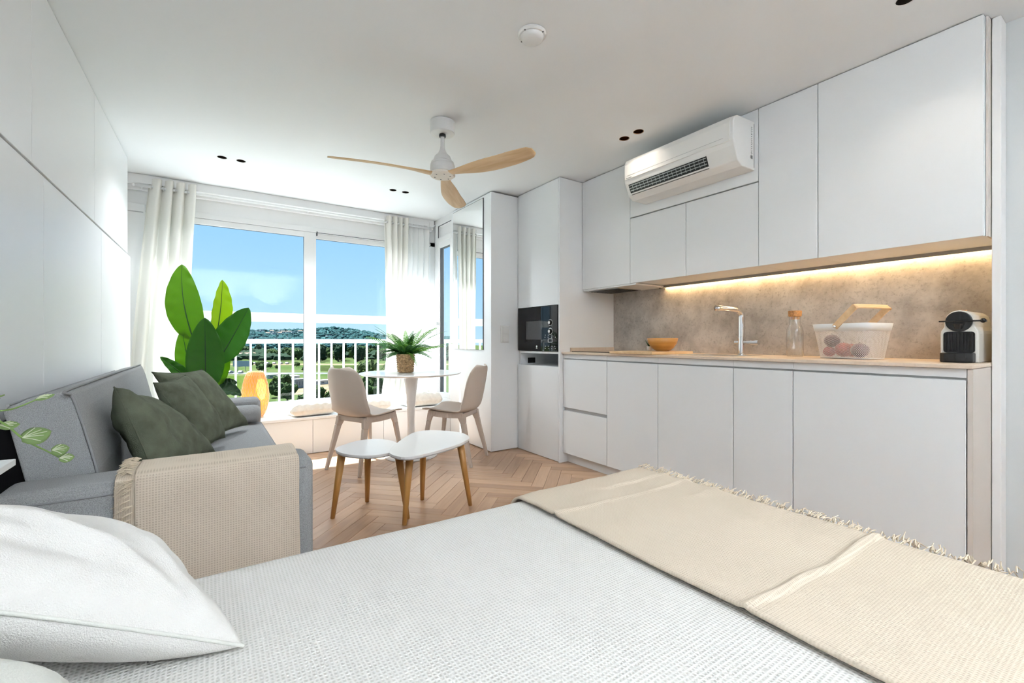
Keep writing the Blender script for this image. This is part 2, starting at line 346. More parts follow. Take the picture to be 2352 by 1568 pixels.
# ------------------------------------------------------------------ mesh helpers
class MB:
    def __init__(s): s.v = []; s.f = []; s.uv = None
    def add(s, vs, fs):
        o = len(s.v); s.v += [tuple(p) for p in vs]; s.f += [tuple(i + o for i in f) for f in fs]; return s
    def box(s, x0, x1, y0, y1, z0, z1):
        return s.add([(x0, y0, z0), (x1, y0, z0), (x1, y1, z0), (x0, y1, z0), (x0, y0, z1), (x1, y0, z1), (x1, y1, z1), (x0, y1, z1)],
                     [(0, 3, 2, 1), (4, 5, 6, 7), (0, 1, 5, 4), (1, 2, 6, 5), (2, 3, 7, 6), (3, 0, 4, 7)])
    def beam(s, p0, p1, w0, h0, w1=None, h1=None, up=(0, 0, 1)):
        """rectangular bar from p0 to p1; w along side, h along the third axis"""
        w1 = w0 if w1 is None else w1; h1 = h0 if h1 is None else h1
        p0 = Vector(p0); p1 = Vector(p1); d = (p1 - p0).normalized()
        a = d.cross(Vector(up))
        if a.length < 1e-4: a = d.cross(Vector((1, 0, 0)))
        a.normalize(); b = a.cross(d).normalized()
        vs = []
        for p, w_, h_ in ((p0, w0, h0), (p1, w1, h1)):
            for sa, sb in ((-1, -1), (1, -1), (1, 1), (-1, 1)):
                vs.append(p + a * (sa * w_ / 2) + b * (sb * h_ / 2))
        return s.add(vs, [(0, 1, 2, 3), (7, 6, 5, 4), (0, 4, 5, 1), (1, 5, 6, 2), (2, 6, 7, 3), (3, 7, 4, 0)])
    def tube(s, pts, r, n=10, cap=True, flat=1.0):
        pts = [Vector(p) for p in pts]
        rs = r if isinstance(r, (list, tuple)) else [r] * len(pts)
        vs = []; fs = []
        ref = Vector((0, 0, 1))
        prev = None
        for i, p in enumerate(pts):
            d = (pts[min(i + 1, len(pts) - 1)] - pts[max(i - 1, 0)]).normalized()
            if prev is None:
                a = d.cross(ref)
                if a.length < 1e-3: a = d.cross(Vector((1, 0, 0)))
            else:
                a = prev - d * prev.dot(d)
            a.normalize(); prev = a.copy(); b = d.cross(a).normalized()
            for k in range(n):
                t = 2 * math.pi * k / n
                vs.append(p + a * (math.cos(t) * rs[i]) + b * (math.sin(t) * rs[i] * flat))
        m = len(pts)
        for i in range(m - 1):
            for k in range(n):
                fs.append((i * n + k, i * n + (k + 1) % n, (i + 1) * n + (k + 1) % n, (i + 1) * n + k))
        if cap:
            fs.append(tuple(reversed(range(n)))); fs.append(tuple((m - 1) * n + k for k in range(n)))
        return s.add(vs, fs)
    def lathe(s, prof, c=(0, 0, 0), n=32, cap0=True, cap1=True, axis='z'):
        vs = []; fs = []
        for r, z in prof:
            for k in range(n):
                t = 2 * math.pi * k / n
                x, y = r * math.cos(t), r * math.sin(t)
                if axis == 'z': vs.append((c[0] + x, c[1] + y, c[2] + z))
                elif axis == 'x': vs.append((c[0] + z, c[1] + x, c[2] + y))
                else: vs.append((c[0] + y, c[1] + z, c[2] + x))
        m = len(prof)
        for i in range(m - 1):
            for k in range(n):
                fs.append((i * n + k, i * n + (k + 1) % n, (i + 1) * n + (k + 1) % n, (i + 1) * n + k))
        if cap0: fs.append(tuple(reversed(range(n))))
        if cap1: fs.append(tuple((m - 1) * n + k for k in range(n)))
        return s.add(vs, fs)
    def prism(s, poly, z0, z1):
        n = len(poly)
        vs = [(x, y, z0) for x, y in poly] + [(x, y, z1) for x, y in poly]
        fs = [tuple(reversed(range(n))), tuple(range(n, 2 * n))] + [(i, (i + 1) % n, n + (i + 1) % n, n + i) for i in range(n)]
        return s.add(vs, fs)
    def extrude_y(s, poly, y0, y1):
        """poly of (x,z), extruded along y"""
        n = len(poly)
        vs = [(x, y0, z) for x, z in poly] + [(x, y1, z) for x, z in poly]
        fs = [tuple(range(n)), tuple(reversed(range(n, 2 * n)))] + [(i, n + i, n + (i + 1) % n, (i + 1) % n) for i in range(n)]
        return s.add(vs, fs)
    def extrude_x(s, poly, x0, x1):
        n = len(poly)
        vs = [(x0, y, z) for y, z in poly] + [(x1, y, z) for y, z in poly]
        fs = [tuple(range(n)), tuple(reversed(range(n, 2 * n)))] + [(i, n + i, n + (i + 1) % n, (i + 1) % n) for i in range(n)]
        return s.add(vs, fs)
    def grid(s, fn, nu, nv, closed_u=False):
        vs = []; fs = []
        for j in range(nv + 1):
            for i in range(nu + (0 if closed_u else 1)):
                vs.append(fn(i / nu, j / nv))
        row = nu if closed_u else nu + 1
        for j in range(nv):
            for i in range(nu):
                i2 = (i + 1) % row if closed_u else i + 1
                fs.append((j * row + i, j * row + i2, (j + 1) * row + i2, (j + 1) * row + i))
        return s.add(vs, fs)
    def sphere(s, c, r, nu=16, nv=10, sq=(1, 1, 1)):
        def fn(u, v):
            t = 2 * math.pi * u; p = math.pi * (v - 0.5)
            return (c[0] + r * sq[0] * math.cos(t) * math.cos(p), c[1] + r * sq[1] * math.sin(t) * math.cos(p), c[2] + r * sq[2] * math.sin(p))
        return s.grid(fn, nu, nv, True)
    def xf(s, fn): s.v = [tuple(fn(Vector(p))) for p in s.v]; return s
    def mesh(s, name):
        me = bpy.data.meshes.new(name)
        me.from_pydata(s.v, [], s.f); me.update(); return me

ORG = {}
def setp(o, label=None, cat=None, group=None, kind=None):
    if label: o['label'] = label
    if cat: o['category'] = cat
    if group: o['group'] = group
    if kind: o['kind'] = kind
    return o
def thing(name, label, cat, loc=(0, 0, 0), group=None, kind=None):
    o = bpy.data.objects.new(name, None); C.objects.link(o)
    o.empty_display_size = 0.05
    o.location = loc; ORG[o.name] = Vector(loc)
    return setp(o, label, cat, group, kind)
def part(name, mb, m, parent=None, smooth=False, bev=0.0, seg=2, sub=0, solid=0.0, label=None, kind=None, fix=True):
    org = ORG.get(parent.name, Vector()) if parent else Vector()
    me = bpy.data.meshes.new(name)
    me.from_pydata([(p[0] - org.x, p[1] - org.y, p[2] - org.z) for p in mb.v], [], mb.f)
    if fix:
        bm = bmesh.new(); bm.from_mesh(me); bmesh.ops.recalc_face_normals(bm, faces=bm.faces); bm.to_mesh(me); bm.free()
    me.materials.append(M[m] if isinstance(m, str) else m)
    if smooth: me.polygons.foreach_set('use_smooth', [True] * len(me.polygons))
    o = bpy.data.objects.new(name, me); C.objects.link(o)
    if parent: o.parent = parent; ORG[o.name] = org
    if solid:
        md = o.modifiers.new('thick', 'SOLIDIFY'); md.thickness = solid; md.offset = 0
    if bev:
        md = o.modifiers.new('bevel', 'BEVEL'); md.width = bev; md.segments = seg; md.limit_method = 'ANGLE'
    if sub:
        md = o.modifiers.new('sub', 'SUBSURF'); md.levels = sub; md.render_levels = sub
    return setp(o, label, kind=kind)
def solo(name, mb, m, label, cat, group=None, kind=None, **k):
    """a thing that is a single mesh, with its origin at its base centre"""
    xs = [p[0] for p in mb.v]; ys = [p[1] for p in mb.v]; zs = [p[2] for p in mb.v]
    c = Vector(((min(xs) + max(xs)) / 2, (min(ys) + max(ys)) / 2, min(zs)))
    mb.v = [(p[0] - c.x, p[1] - c.y, p[2] - c.z) for p in mb.v]
    o = part(name, mb, m, None, **k); o.location = c
    return setp(o, label, cat, group, kind)
def struct(name, mb, m, parent=None, **k):
    o = part(name, mb, m, parent, **k)
    if parent is None: o['kind'] = 'structure'
    return o
def copy_tree(o, parent=None):
    c = o.copy(); C.objects.link(c); c.parent = parent
    for ch in list(o.children): copy_tree(ch, c)
    return c
def nz(x, y, z=0.0): return noise.noise(Vector((x, y, z)))
def smoothstep(a, b, x):
    t = max(0, min(1, (x - a) / (b - a))); return t * t * (3 - 2 * t)
def catmull(pts, n):
    pts = [Vector(p) for p in pts]; out = []
    m = len(pts) - 1
    for k in range(n + 1):
        t = k / n * m; i = min(int(t), m - 1); f = t - i
        p0 = pts[max(i - 1, 0)]; p1 = pts[i]; p2 = pts[i + 1]; p3 = pts[min(i + 2, m)]
        out.append(0.5 * ((2 * p1) + (p2 - p0) * f + (2 * p0 - 5 * p1 + 4 * p2 - p3) * f * f + (3 * p1 - p0 - 3 * p2 + p3) * f ** 3))
    return out

# ------------------------------------------------------------------ room shell
H = 2.40
LW = lambda y: -0.528 + 0.0194 * (y - 3.4)          # face of the panelled left wall
BWY = 4.92                                           # inner face of the window wall

# floor: subfloor slab + herringbone planks
fl = struct('floor', MB().box(-0.75, 3.3, -1.75, 5.0, -0.10, -0.006), 'sub')
PW, PL, PT = 0.088, 0.528, 0.006
def plank_mesh(g=0.0008, ch=0.0012):
    mb = MB()
    x0, x1, y0, y1 = -PL / 2 + g, PL / 2 - g, -PW / 2 + g, PW / 2 - g
    mb.add([(x0, y0, -PT), (x1, y0, -PT), (x1, y1, -PT), (x0, y1, -PT),
            (x0, y0, -ch), (x1, y0, -ch), (x1, y1, -ch), (x0, y1, -ch),
            (x0 + ch, y0 + ch, 0), (x1 - ch, y0 + ch, 0), (x1 - ch, y1 - ch, 0), (x0 + ch, y1 - ch, 0)],
           [(0, 3, 2, 1), (0, 1, 5, 4), (1, 2, 6, 5), (2, 3, 7, 6), (3, 0, 4, 7), (4, 5, 9, 8), (5, 6, 10, 9), (6, 7, 11, 10), (7, 4, 8, 11), (8, 9, 10, 11)])
    return mb
pm = plank_mesh().mesh('plank'); pm.materials.append(M['plank'])
cells = []
q = math.sqrt(0.5)
for s in range(-70, 90):
    for t in range(-12, 16):
        for v in (0, 1):
            ax, ay = s * PW + t * PL, s * PW - t * PL
            cx, cy = (ax + PL / 2, ay + PW / 2) if v == 0 else (ax + PW / 2, ay + PW + PL / 2)
            X, Y = (cx - cy) * q + 1.2, (cx + cy) * q + 2.5
            ang = math.pi / 4 if v == 0 else math.pi * 3 / 4
            if -0.25 < X < 3.05 and -1.4 < Y < 4.75: cells.append((X, Y, ang))
def vis(c):
    X, Y, _ = c
    return (0.2 < X < 2.6 and 2.0 < Y < 4.55)
near = sorted([c for c in cells if vis(c)], key=lambda c: c[0] ** 2 + c[1] ** 2)[:300]
ns = set(near)
for X, Y, a in near:
    o = bpy.data.objects.new('plank', pm); C.objects.link(o); o.parent = fl
    o.location = (X, Y, 0); o.rotation_euler = (0, 0, a)
rest = MB(); base = plank_mesh()
for c in cells:
    if c in ns: continue
    X, Y, a = c; ca, sa = math.cos(a), math.sin(a)
    rest.add([(X + p[0] * ca - p[1] * sa, Y + p[0] * sa + p[1] * ca, p[2]) for p in base.v], base.f)
part('plank_field', rest, 'plank', fl, kind='stuff')

# ceiling with real recesses for the spotlights
SPOTS = [(0.087, 4.03), (0.21, 4.03), (1.402, 4.035), (1.519, 4.03), (2.351, 2.126), (2.351, 2.004), (2.337, 0.628), (2.337, 0.506),
         (0.35, -0.55), (0.35, -0.67), (1.45, -0.55), (1.45, -0.67), (2.337, -0.75), (2.337, -0.87)]  # unseen pairs behind the camera, added as fill light
ceil = struct('ceiling', MB().box(-0.75, 3.3, -1.75, 4.42, H, H + 0.12).box(-0.75, 2.30, 4.42, 5.06, H, H + 0.12), 'ceiling')
cut = MB()
for x, y in SPOTS: cut.lathe([(0.031, H - 0.05), (0.031, H + 0.075)], (x, y, 0), 24)
cme = cut.mesh('cutter'); cob = bpy.data.objects.new('cutter', cme); C.objects.link(cob)
bm = ceil.modifiers.new('cut', 'BOOLEAN'); bm.object = cob; bm.operation = 'DIFFERENCE'; bm.solver = 'EXACT'
bpy.context.view_layer.update()
dg = bpy.context.evaluated_depsgraph_get()
newme = bpy.data.meshes.new_from_object(ceil.evaluated_get(dg))
ceil.modifiers.clear(); ceil.data = newme; newme.name = 'ceiling'
bpy.data.objects.remove(cob)

# left wall: plaster behind, panels in front (each panel a piece of it)
wl = struct('wall_left', MB().box(-0.75, -0.625, -1.75, 5.0, 0, H), 'white')
def slant(p): return Vector((p[0] + LW(p[1]), p[1], p[2]))
up_seams = [-1.6, -0.56, 0.42, 1.40, 2.38, 3.37, 4.43]
lo_seams = [-1.6, -0.57, 0.47, 1.505, 2.54, 3.575, 4.60]
for a, b in zip(up_seams[:-1], up_seams[1:]):
    part('panel', MB().box(-0.09, 0.006, a + 0.0015, b - 0.0015, 1.684, H - 0.004).xf(slant), 'panel', wl, bev=0.0015, seg=1)
for a, b in zip(lo_seams[:-1], lo_seams[1:]):
    part('panel', MB().box(-0.09, 0.0, a + 0.0015, b - 0.0015, 0.0, 1.680).xf(slant), 'panel', wl, bev=0.0015, seg=1)

# right side: kitchen wall, near column
struct('wall_kitchen', MB().box(3.10, 3.25, 0.44, 4.42, 0, H).box(2.54, 3.10, 4.34, 4.42, 0, H), 'white')
struct('wall_right', MB().box(2.87, 3.25, -1.75, 0.458, 0, H), 'wall_grey')
struct('trim_1', MB().box(2.775, 2.868, 0.430, 0.458, 0.0, H - 0.002), 'white', bev=0.002)
struct('wall_rear', MB().box(-0.75, 3.25, -1.75, -1.62, 0, H), 'white')
# window wall: lintel, sill wall, left return, right corner post
struct('wall_window', MB().box(-0.64, 2.30, BWY - 0.02, 5.06, 2.165, H).box(-0.64, 2.30, BWY, 5.06, 0, 0.33)
       .box(2.205, 2.235, BWY - 0.02, 5.06, 0.33, 2.165), 'white')
struct('trim_2', MB().box(-0.64, 2.15, 4.80, BWY - 0.02, 2.325, H - 0.001).box(-0.64, 2.15, 4.86, BWY - 0.02, 2.285, 2.325), 'white', bev=0.003)
# side wall right of the bay: above and below the side window
struct('wall_bay', MB().box(2.17, 2.30, 4.335, BWY - 0.02, 2.36, H).box(2.17, 2.30, 4.335, BWY, 0, 0.36).box(2.20, 2.222, 4.762, BWY, 0.36, 2.36), 'white')

# ------------------------------------------------------------------ windows
w1 = thing('window_1', None, None, (0.85, BWY, 0.335), kind='structure')
F = 'frame'
y0, y1 = BWY - 0.035, BWY + 0.07
part('outer_frame', MB().box(-0.52, 2.2, y0, y1, 0.335, 0.375).box(-0.52, 2.2, y0, y1, 2.115, 2.165).box(-0.62, -0.52, y0, y1, 0.335, 2.165)
     .box(2.14, 2.2, y0, y1, 0.335, 2.165), F, w1, bev=0.003)
def sash(x0, x1, yc, tz0=0.378, tz1=2.112, s=0.055, lab=None, ls=None, rs=None, rail=0.055):
    ls = ls or s; rs = rs or s
    sa = part('sash', MB().box(x0, x0 + ls, yc - 0.018, yc + 0.018, tz0, tz1).box(x1 - rs, x1, yc - 0.018, yc + 0.018, tz0, tz1)
              .box(x0 + ls, x1 - rs, yc - 0.018, yc + 0.018, tz0, tz0 + rail).box(x0 + ls, x1 - rs, yc - 0.018, yc + 0.018, tz1 - 0.05, tz1), F, w1, bev=0.002)
    part('gasket', MB().box(x0 + ls - 0.002, x0 + ls + 0.003, yc - 0.006, yc + 0.006, tz0 + rail, tz1 - 0.05).box(x1 - rs - 0.003, x1 - rs + 0.002, yc - 0.006, yc + 0.006, tz0 + rail, tz1 - 0.05)
         .box(x0 + ls, x1 - rs, yc - 0.006, yc + 0.006, tz0 + rail - 0.002, tz0 + rail + 0.003).box(x0 + ls, x1 - rs, yc - 0.006, yc + 0.006, tz1 - 0.053, tz1 - 0.048), 'gasket', sa)
    part('pane', MB().box(x0 + ls, x1 - rs, yc - 0.003, yc + 0.003, tz0 + rail, tz1 - 0.05), 'glass', sa)
    return sa
sash(-0.515, 0.905, BWY - 0.012, rs=0.112)
sash(0.80, 2.135, BWY + 0.030, ls=0.10)
part('track', MB().box(0.91, 2.14, y0 - 0.001, y0 + 0.012, 2.113, 2.117), 'gasket', w1)
part('end_stop', MB().box(0.908, 0.918, y0 - 0.004, y0 + 0.02, 2.085, 2.125), 'gasket', w1)
# blind panel left of the sliding sashes
part('side_panel', MB().box(-0.62, -0.44, y0 - 0.03, y0 - 0.001, 0.335, 2.165), F, w1, bev=0.004)
part('panel_bead', MB().box(-0.60, -0.595, y0 - 0.04, y0 - 0.03, 0.40, 2.10).box(-0.60, -0.45, y0 - 0.04, y0 - 0.03, 2.095, 2.10), 'cab_in', w1)

w2 = thing('window_2', None, None, (2.20, 4.54, 0.36), kind='structure')
xa, xb = 2.155, 2.225
part('outer_frame', MB().box(xa, xb, 4.345, 4.372, 0.36, 2.36).box(xa, xb, 4.706, 4.76, 0.36, 2.36).box(xa, xb, 4.372, 4.706, 0.36, 0.40)
     .box(xa, xb, 4.372, 4.706, 2.31, 2.36).box(xa, xb, 4.372, 4.706, 2.13, 2.18), F, w2, bev=0.003)
sa = part('sash', MB().box(xa + 0.005, xb - 0.01, 4.372, 4.412, 0.40, 2.13).box(xa + 0.005, xb - 0.01, 4.668, 4.706, 0.40, 2.13)
          .box(xa + 0.005, xb - 0.01, 4.412, 4.668, 0.40, 0.448).box(xa + 0.005, xb - 0.01, 4.412, 4.668, 2.062, 2.13), F, w2, bev=0.003)
part('gasket', MB().box(xa + 0.012, xb - 0.02, 4.656, 4.669, 0.448, 2.062).box(xa + 0.012, xb - 0.02, 4.412, 4.668, 2.057, 2.064), 'gasket', sa)
part('pane', MB().box(2.188, 2.194, 4.412, 4.668, 0.448, 2.062), 'glass', sa)
part('upper_panel', MB().box(2.18, 2.20, 4.372, 4.706, 2.18, 2.31), F, w2)
part('panel_seal', MB().box(xa - 0.001, xa + 0.004, 4.69, 4.70, 2.18, 2.31).box(xa - 0.001, xa + 0.004, 4.372, 4.70, 2.307, 2.313), 'gasket', w2)
hd = part('handle', MB().box(xa - 0.022, xa + 0.006, 4.680, 4.698, 1.20, 1.235).box(xa - 0.032, xa - 0.020, 4.678, 4.700, 1.09, 1.235), 'plastic_white', w2, bev=0.004)

# balcony beyond
bal = struct('balcony_slab', MB().box(-2.2, 4.2, 5.07, 6.0, -0.15, 0.02), 'balcony'); setp(bal, 'pale balcony floor slab outside the window', 'balcony')
rl = thing('balcony_railing', 'white metal balcony railing with thin upright bars outside the window', 'railing', (0.9, 5.6, 0.02))
RY = 5.60
part('top_rail', MB().box(-1.6, 2.62, RY - 0.02, RY + 0.02, 0.995, 1.04), 'frame', rl, bev=0.004)
part('top_rail', MB().box(2.56, 2.60, 4.4, RY + 0.02, 0.995, 1.04), 'frame', rl, bev=0.004)
part('bottom_rail', MB().box(-1.6, 2.62, RY - 0.015, RY + 0.015, 0.08, 0.12), 'frame', rl)
part('bottom_rail', MB().box(2.565, 2.595, 4.4, RY, 0.08, 0.12), 'frame', rl)
bme = MB().box(-0.0095, 0.0095, -0.0095, 0.0095, 0, 0.875).mesh('baluster'); bme.materials.append(M['frame'])
def bar(x, y):
    o = bpy.data.objects.new('baluster', bme); C.objects.link(o); o.parent = rl; o.location = (x - 0.9, y - 5.6, 0.12 - 0.02)
x = 0.655 - 0.1375 * 16
while x < 2.6:
    if abs(x) < 9: bar(x, RY)
    x += 0.1375
for k in range(8): bar(2.58, 4.45 + 0.1375 * k)
for px in (-1.55, 2.58): part('post', MB().box(px - 0.02, px + 0.02, RY - 0.02, RY + 0.02, 0.02, 1.0), 'frame', rl)
part('post', MB().box(2.56, 2.60, 4.4, 4.44, 0.02, 1.0), 'frame', rl)
ub = thing('safety_bar', 'broad white horizontal bar crossing the window above the railing', 'bar', (0.9, 5.16, 1.2))
part('crossbar', MB().box(-1.2, 2.3, 5.145, 5.165, 1.215, 1.305), 'frame', ub, bev=0.006)
for px in (-1.1, 2.2): part('bracket', MB().box(px - 0.02, px + 0.02, 5.06, 5.15, 1.235, 1.285), 'frame', ub)

# ------------------------------------------------------------------ window bench
bn = thing('window_bench', 'white built-in window bench with panel fronts under the wide window', 'bench', (0.75, 4.66, 0))
part('carcass', MB().box(-0.62, 2.168, 4.43, BWY - 0.002, 0.0, 0.31), 'cab_in', bn)
part('seat_top', MB().box(-0.62, 2.168, 4.408, BWY - 0.002, 0.31, 0.334), 'cab', bn, bev=0.003)
bs = [-0.62, 0.14, 0.79, 1.44, 2.168]
for a, b in zip(bs[:-1], bs[1:]):
    part('front_panel', MB().box(a + 0.0015, b - 0.0015, 4.412, 4.43, 0.006, 0.308), 'cab', bn, bev=0.001, seg=1)

# ------------------------------------------------------------------ tall cabinet with mirror (bay side)
tb = thing('tall_cabinet', 'white full-height cabinet block with long mirror on its side', 'cabinet', (2.3, 3.9, 0))
part('body', MB().box(2.168, 2.52, 3.558, 4.33, 0.008, H - 0.012), 'cab', tb)
part('front_panel', MB().box(2.15, 2.47, 3.540, 3.558, 0.008, H - 0.012), 'cab', tb, bev=0.001, seg=1)
part('side_panel', MB().box(2.15, 2.168, 3.558, 4.335, 0.008, H - 0.012), 'cab', tb, bev=0.001, seg=1)
mr = thing('wall_mirror', 'tall frameless mirror panel on the side of the white cabinet', 'mirror', (2.145, 3.985, 0.94))
part('backing', MB().box(2.1445, 2.1495, 3.672, 4.302, 0.938, 2.367), 'gasket', mr)
part('mirror_glass', MB().box(2.141, 2.1445, 3.678, 4.302, 0.940, 2.362), 'mirror', mr)

sw = thing('light_switch', 'white double light switch plate on tall cabinet end', 'switch', (2.297, 3.54, 1.005))
part('plate', MB().box(2.2515, 2.342, 3.531, 3.540, 1.005, 1.165), 'plastic_white', sw, bev=0.003)
for z in (1.012, 1.088): part('rocker', MB().box(2.262, 2.332, 3.526, 3.533, z, z + 0.066), 'plastic_white', sw, bev=0.002)

# ------------------------------------------------------------------ oven tower
tw = thing('oven_tower', 'white tall kitchen unit housing the microwave beside the worktop', 'cabinet', (2.75, 3.2, 0))
TX = 2.445
part('side_panel', MB().box(TX, 3.098, 2.92, 2.938, 0, H - 0.004), 'cab', tw, bev=0.001, seg=1)
part('side_panel', MB().box(TX + 0.02, 3.098, 3.515, 3.533, 0, H - 0.004), 'cab', tw)
part('upper_door', MB().box(TX, TX + 0.019, 2.940, 3.532, 1.330, H - 0.006), 'cab', tw, bev=0.001, seg=1)
part('lower_door', MB().box(TX, TX + 0.019, 2.940, 3.532, 0.006, 0.800), 'cab', tw, bev=0.001, seg=1)
part('shelf', MB().box(TX + 0.002, 3.05, 2.938, 3.515, 0.912, 0.929), 'cab', tw)
part('shelf', MB().box(TX + 0.019, 3.05, 2.938, 3.515, 0.780, 0.800), 'cab', tw)
part('back_panel', MB().box(3.05, 3.06, 2.938, 3.515, 0.80, 1.33), 'cab_in', tw)
part('shelf', MB().box(TX + 0.019, 3.05, 2.938, 3.515, 1.33, 1.345), 'cab', tw)
so = thing('power_socket', 'small black double socket inside the niche below the microwave', 'socket', (2.587, 3.51, 0.812))
part('plate', MB().box(2.545, 2.630, 3.506, 3.5145, 0.812, 0.862), 'socket', so, bev=0.002)
for xx in (2.567, 2.608): part('outlet', MB().lathe([(0.017, -0.002), (0.017, 0.0), (0.013, 0.001)], (xx, 3.506, 0.837), 16, axis='y'), 'black', so)

mw = thing('microwave', 'built-in black glass microwave in the white tower', 'microwave', (2.6, 3.23, 0.93))
part('body', MB().box(TX + 0.01, 2.95, 2.95, 3.505, 0.931, 1.322), 'black', mw)
dr = part('door', MB().box(TX - 0.008, TX + 0.010, 3.140, 3.522, 0.933, 1.325), 'black_glass', mw, bev=0.001, seg=1)
part('door_window', MB().box(TX - 0.0095, TX - 0.008, 3.155, 3.39, 1.035, 1.200), 'window_dark', dr)
cp = part('control_panel', MB().box(TX - 0.008, TX + 0.010, 2.942, 3.138, 0.933, 1.325), 'black_glass', mw, bev=0.001, seg=1)
def ring(y, z, r, w_, sub):
    mb = MB(); n = 24
    for k in range(n):
        t0, t1 = 2 * math.pi * k / n, 2 * math.pi * (k + 1) / n
        mb.add([(TX - 0.0088, y + rr * math.cos(t), z + rr * math.sin(t)) for rr, t in ((r, t0), (r, t1), (r - w_, t1), (r - w_, t0))], [(0, 1, 2, 3)])
    part('dial_mark', mb, 'print', sub, fix=False)
for z in (1.180, 1.105):
    part('dial', MB().lathe([(0.020, 0.0), (0.020, -0.012), (0.017, -0.015)], (TX - 0.008, 3.035, z), 24, axis='x'), 'black', cp)
    ring(3.035, z, 0.029, 0.003, cp)
    part('dial_mark', MB().lathe([(0.013, 0), (0.013, -0.0006)], (TX - 0.0232, 3.035, z), 16, axis='x'), 'print', cp)
dsp = MB()
for a in ((3.008, 3.066, 1.038, 1.042), (3.008, 3.066, 1.010, 1.014), (3.008, 3.012, 1.014, 1.038), (3.062, 3.066, 1.014, 1.038)):
    dsp.box(TX - 0.0088, TX - 0.008, a[0], a[1], a[2], a[3])
part('display_frame', dsp, 'print', cp)
random.seed(3)
for k in range(16):
    yy = 2.965 + (k % 4) * 0.045 + random.uniform(-.006, .006); zz = (0.955, 0.975, 1.052, 1.07)[k // 4]
    part('panel_mark', MB().box(TX - 0.0088, TX - 0.008, yy, yy + random.uniform(.006, .014), zz, zz + random.uniform(.002, .006)), 'print', cp)
part('door_logo', MB().lathe([(0.010, 0), (0.010, -0.0008)], (TX - 0.008, 3.228, 0.972), 20, axis='x').box(TX - 0.0088, TX - 0.008, 3.218, 3.238, 0.952, 0.957), 'print', dr)

# ------------------------------------------------------------------ base cabinets
BX = 2.48
ZB, ZT = 0.085, 0.868
def base_unit(name, label, a, b, drawers=False):
    t = thing(name, label, 'cabinet', (2.78, (a + b) / 2, 0), 'kitchen base units')
    part('carcass', MB().box(BX + 0.020, 3.098, a + 0.001, b - 0.001, 0.10, 0.912), 'cab_in', t)
    part('plinth', MB().box(BX + 0.055, BX + 0.07, a, b, 0.0, 0.10), 'cab', t)
    part('grip_channel', MB().box(BX + 0.004, BX + 0.020, a + 0.001, b - 0.001, ZT + 0.010, 0.912), 'cab', t)
    g = 0.0022
    if drawers:
        for z0_, z1_ in ((0.468, ZT), (ZB, 0.440)):
            d = part('drawer_front', MB().box(BX, BX + 0.019, a + g, b - g, z0_, z1_), 'cab', t, bev=0.0012, seg=1)
    else:
        part('door', MB().box(BX, BX + 0.019, a + g, b - g, ZB, ZT), 'cab', t, bev=0.0012, seg=1)
    return t
bse = [2.919, 2.414, 1.951, 1.432, 1.116, 0.478]
base_unit('drawer_cabinet', 'white base unit of two handleless drawers beside the tower', bse[1], bse[0], True)
base_unit('base_cabinet', 'white handleless base cabinet directly below the bamboo board', bse[2], bse[1])
base_unit('base_cabinet', 'white handleless base cabinet below the chrome tap', bse[3], bse[2])
base_unit('base_cabinet', 'narrow white handleless base cabinet below the glass carafe', bse[4], bse[3])
ub_ = base_unit('base_cabinet', 'widest white base cabinet at the end below the coffee machine', bse[5], bse[4])
part('end_panel', MB().box(BX + 0.001, 2.872, 0.460, 0.476, 0.0, 0.912), 'side_panel', ub_)

wt = solo('worktop', MB().box(2.462, 3.084, 0.459, 2.919, 0.914, 0.930), 'stone_top', 'thin beige stone worktop running the length of the kitchen', 'worktop', bev=0.002)
solo('splashback', MB().box(3.086, 3.099, 0.459, 2.919, 0.914, 1.464), 'stone', 'mottled beige stone splashback behind the worktop', 'splashback')
solo('upstand', MB().box(2.56, 3.08, 2.907, 2.9195, 0.931, 0.965), 'stone_top', 'low beige upstand along the tower side above the hob', 'upstand')

# ------------------------------------------------------------------ wall cabinets
UX = 2.70
def upper(name, label, a, b, z0_, z1_, split=None):
    t = thing(name, label, 'cabinet', (2.9, (a + b) / 2, z0_), 'kitchen wall units')
    part('carcass', MB().box(UX + 0.020, 3.084, a + 0.001, b - 0.001, z0_ + 0.003, z1_ - 0.004), 'cab_in' if split else 'cab', t)
    g = 0.0021
    part('door', MB().box(UX, UX + 0.019, a + g, b - g, z0_, z1_ - 0.005), 'cab', t, bev=0.0012, seg=1)
    return t
upper('wall_cabinet', 'white wall cabinet with the extractor hood beneath, next to the tower', 2.384, 2.918, 1.466, H)
upper('wall_cabinet', 'short white wall cabinet under the left half of the air conditioner', 1.894, 2.384, 1.466, 1.967)
upper('wall_cabinet', 'short white wall cabinet under the right half of the air conditioner', 1.404, 1.894, 1.466, 1.967)
ap = upper('wall_cabinet', 'white bridging panel behind the air conditioner', 1.404, 2.384, 1.970, H)
upper('wall_cabinet', 'narrow tall white wall cabinet right of the air conditioner', 1.091, 1.404, 1.466, H)
le = upper('wall_cabinet', 'widest white wall cabinet above the coffee machine', 0.468, 1.091, 1.466, H)
part('end_panel', MB().box(UX + 0.03, 2.98, 0.4605, 0.4675, 1.466, H - 0.004), 'side_panel', le)

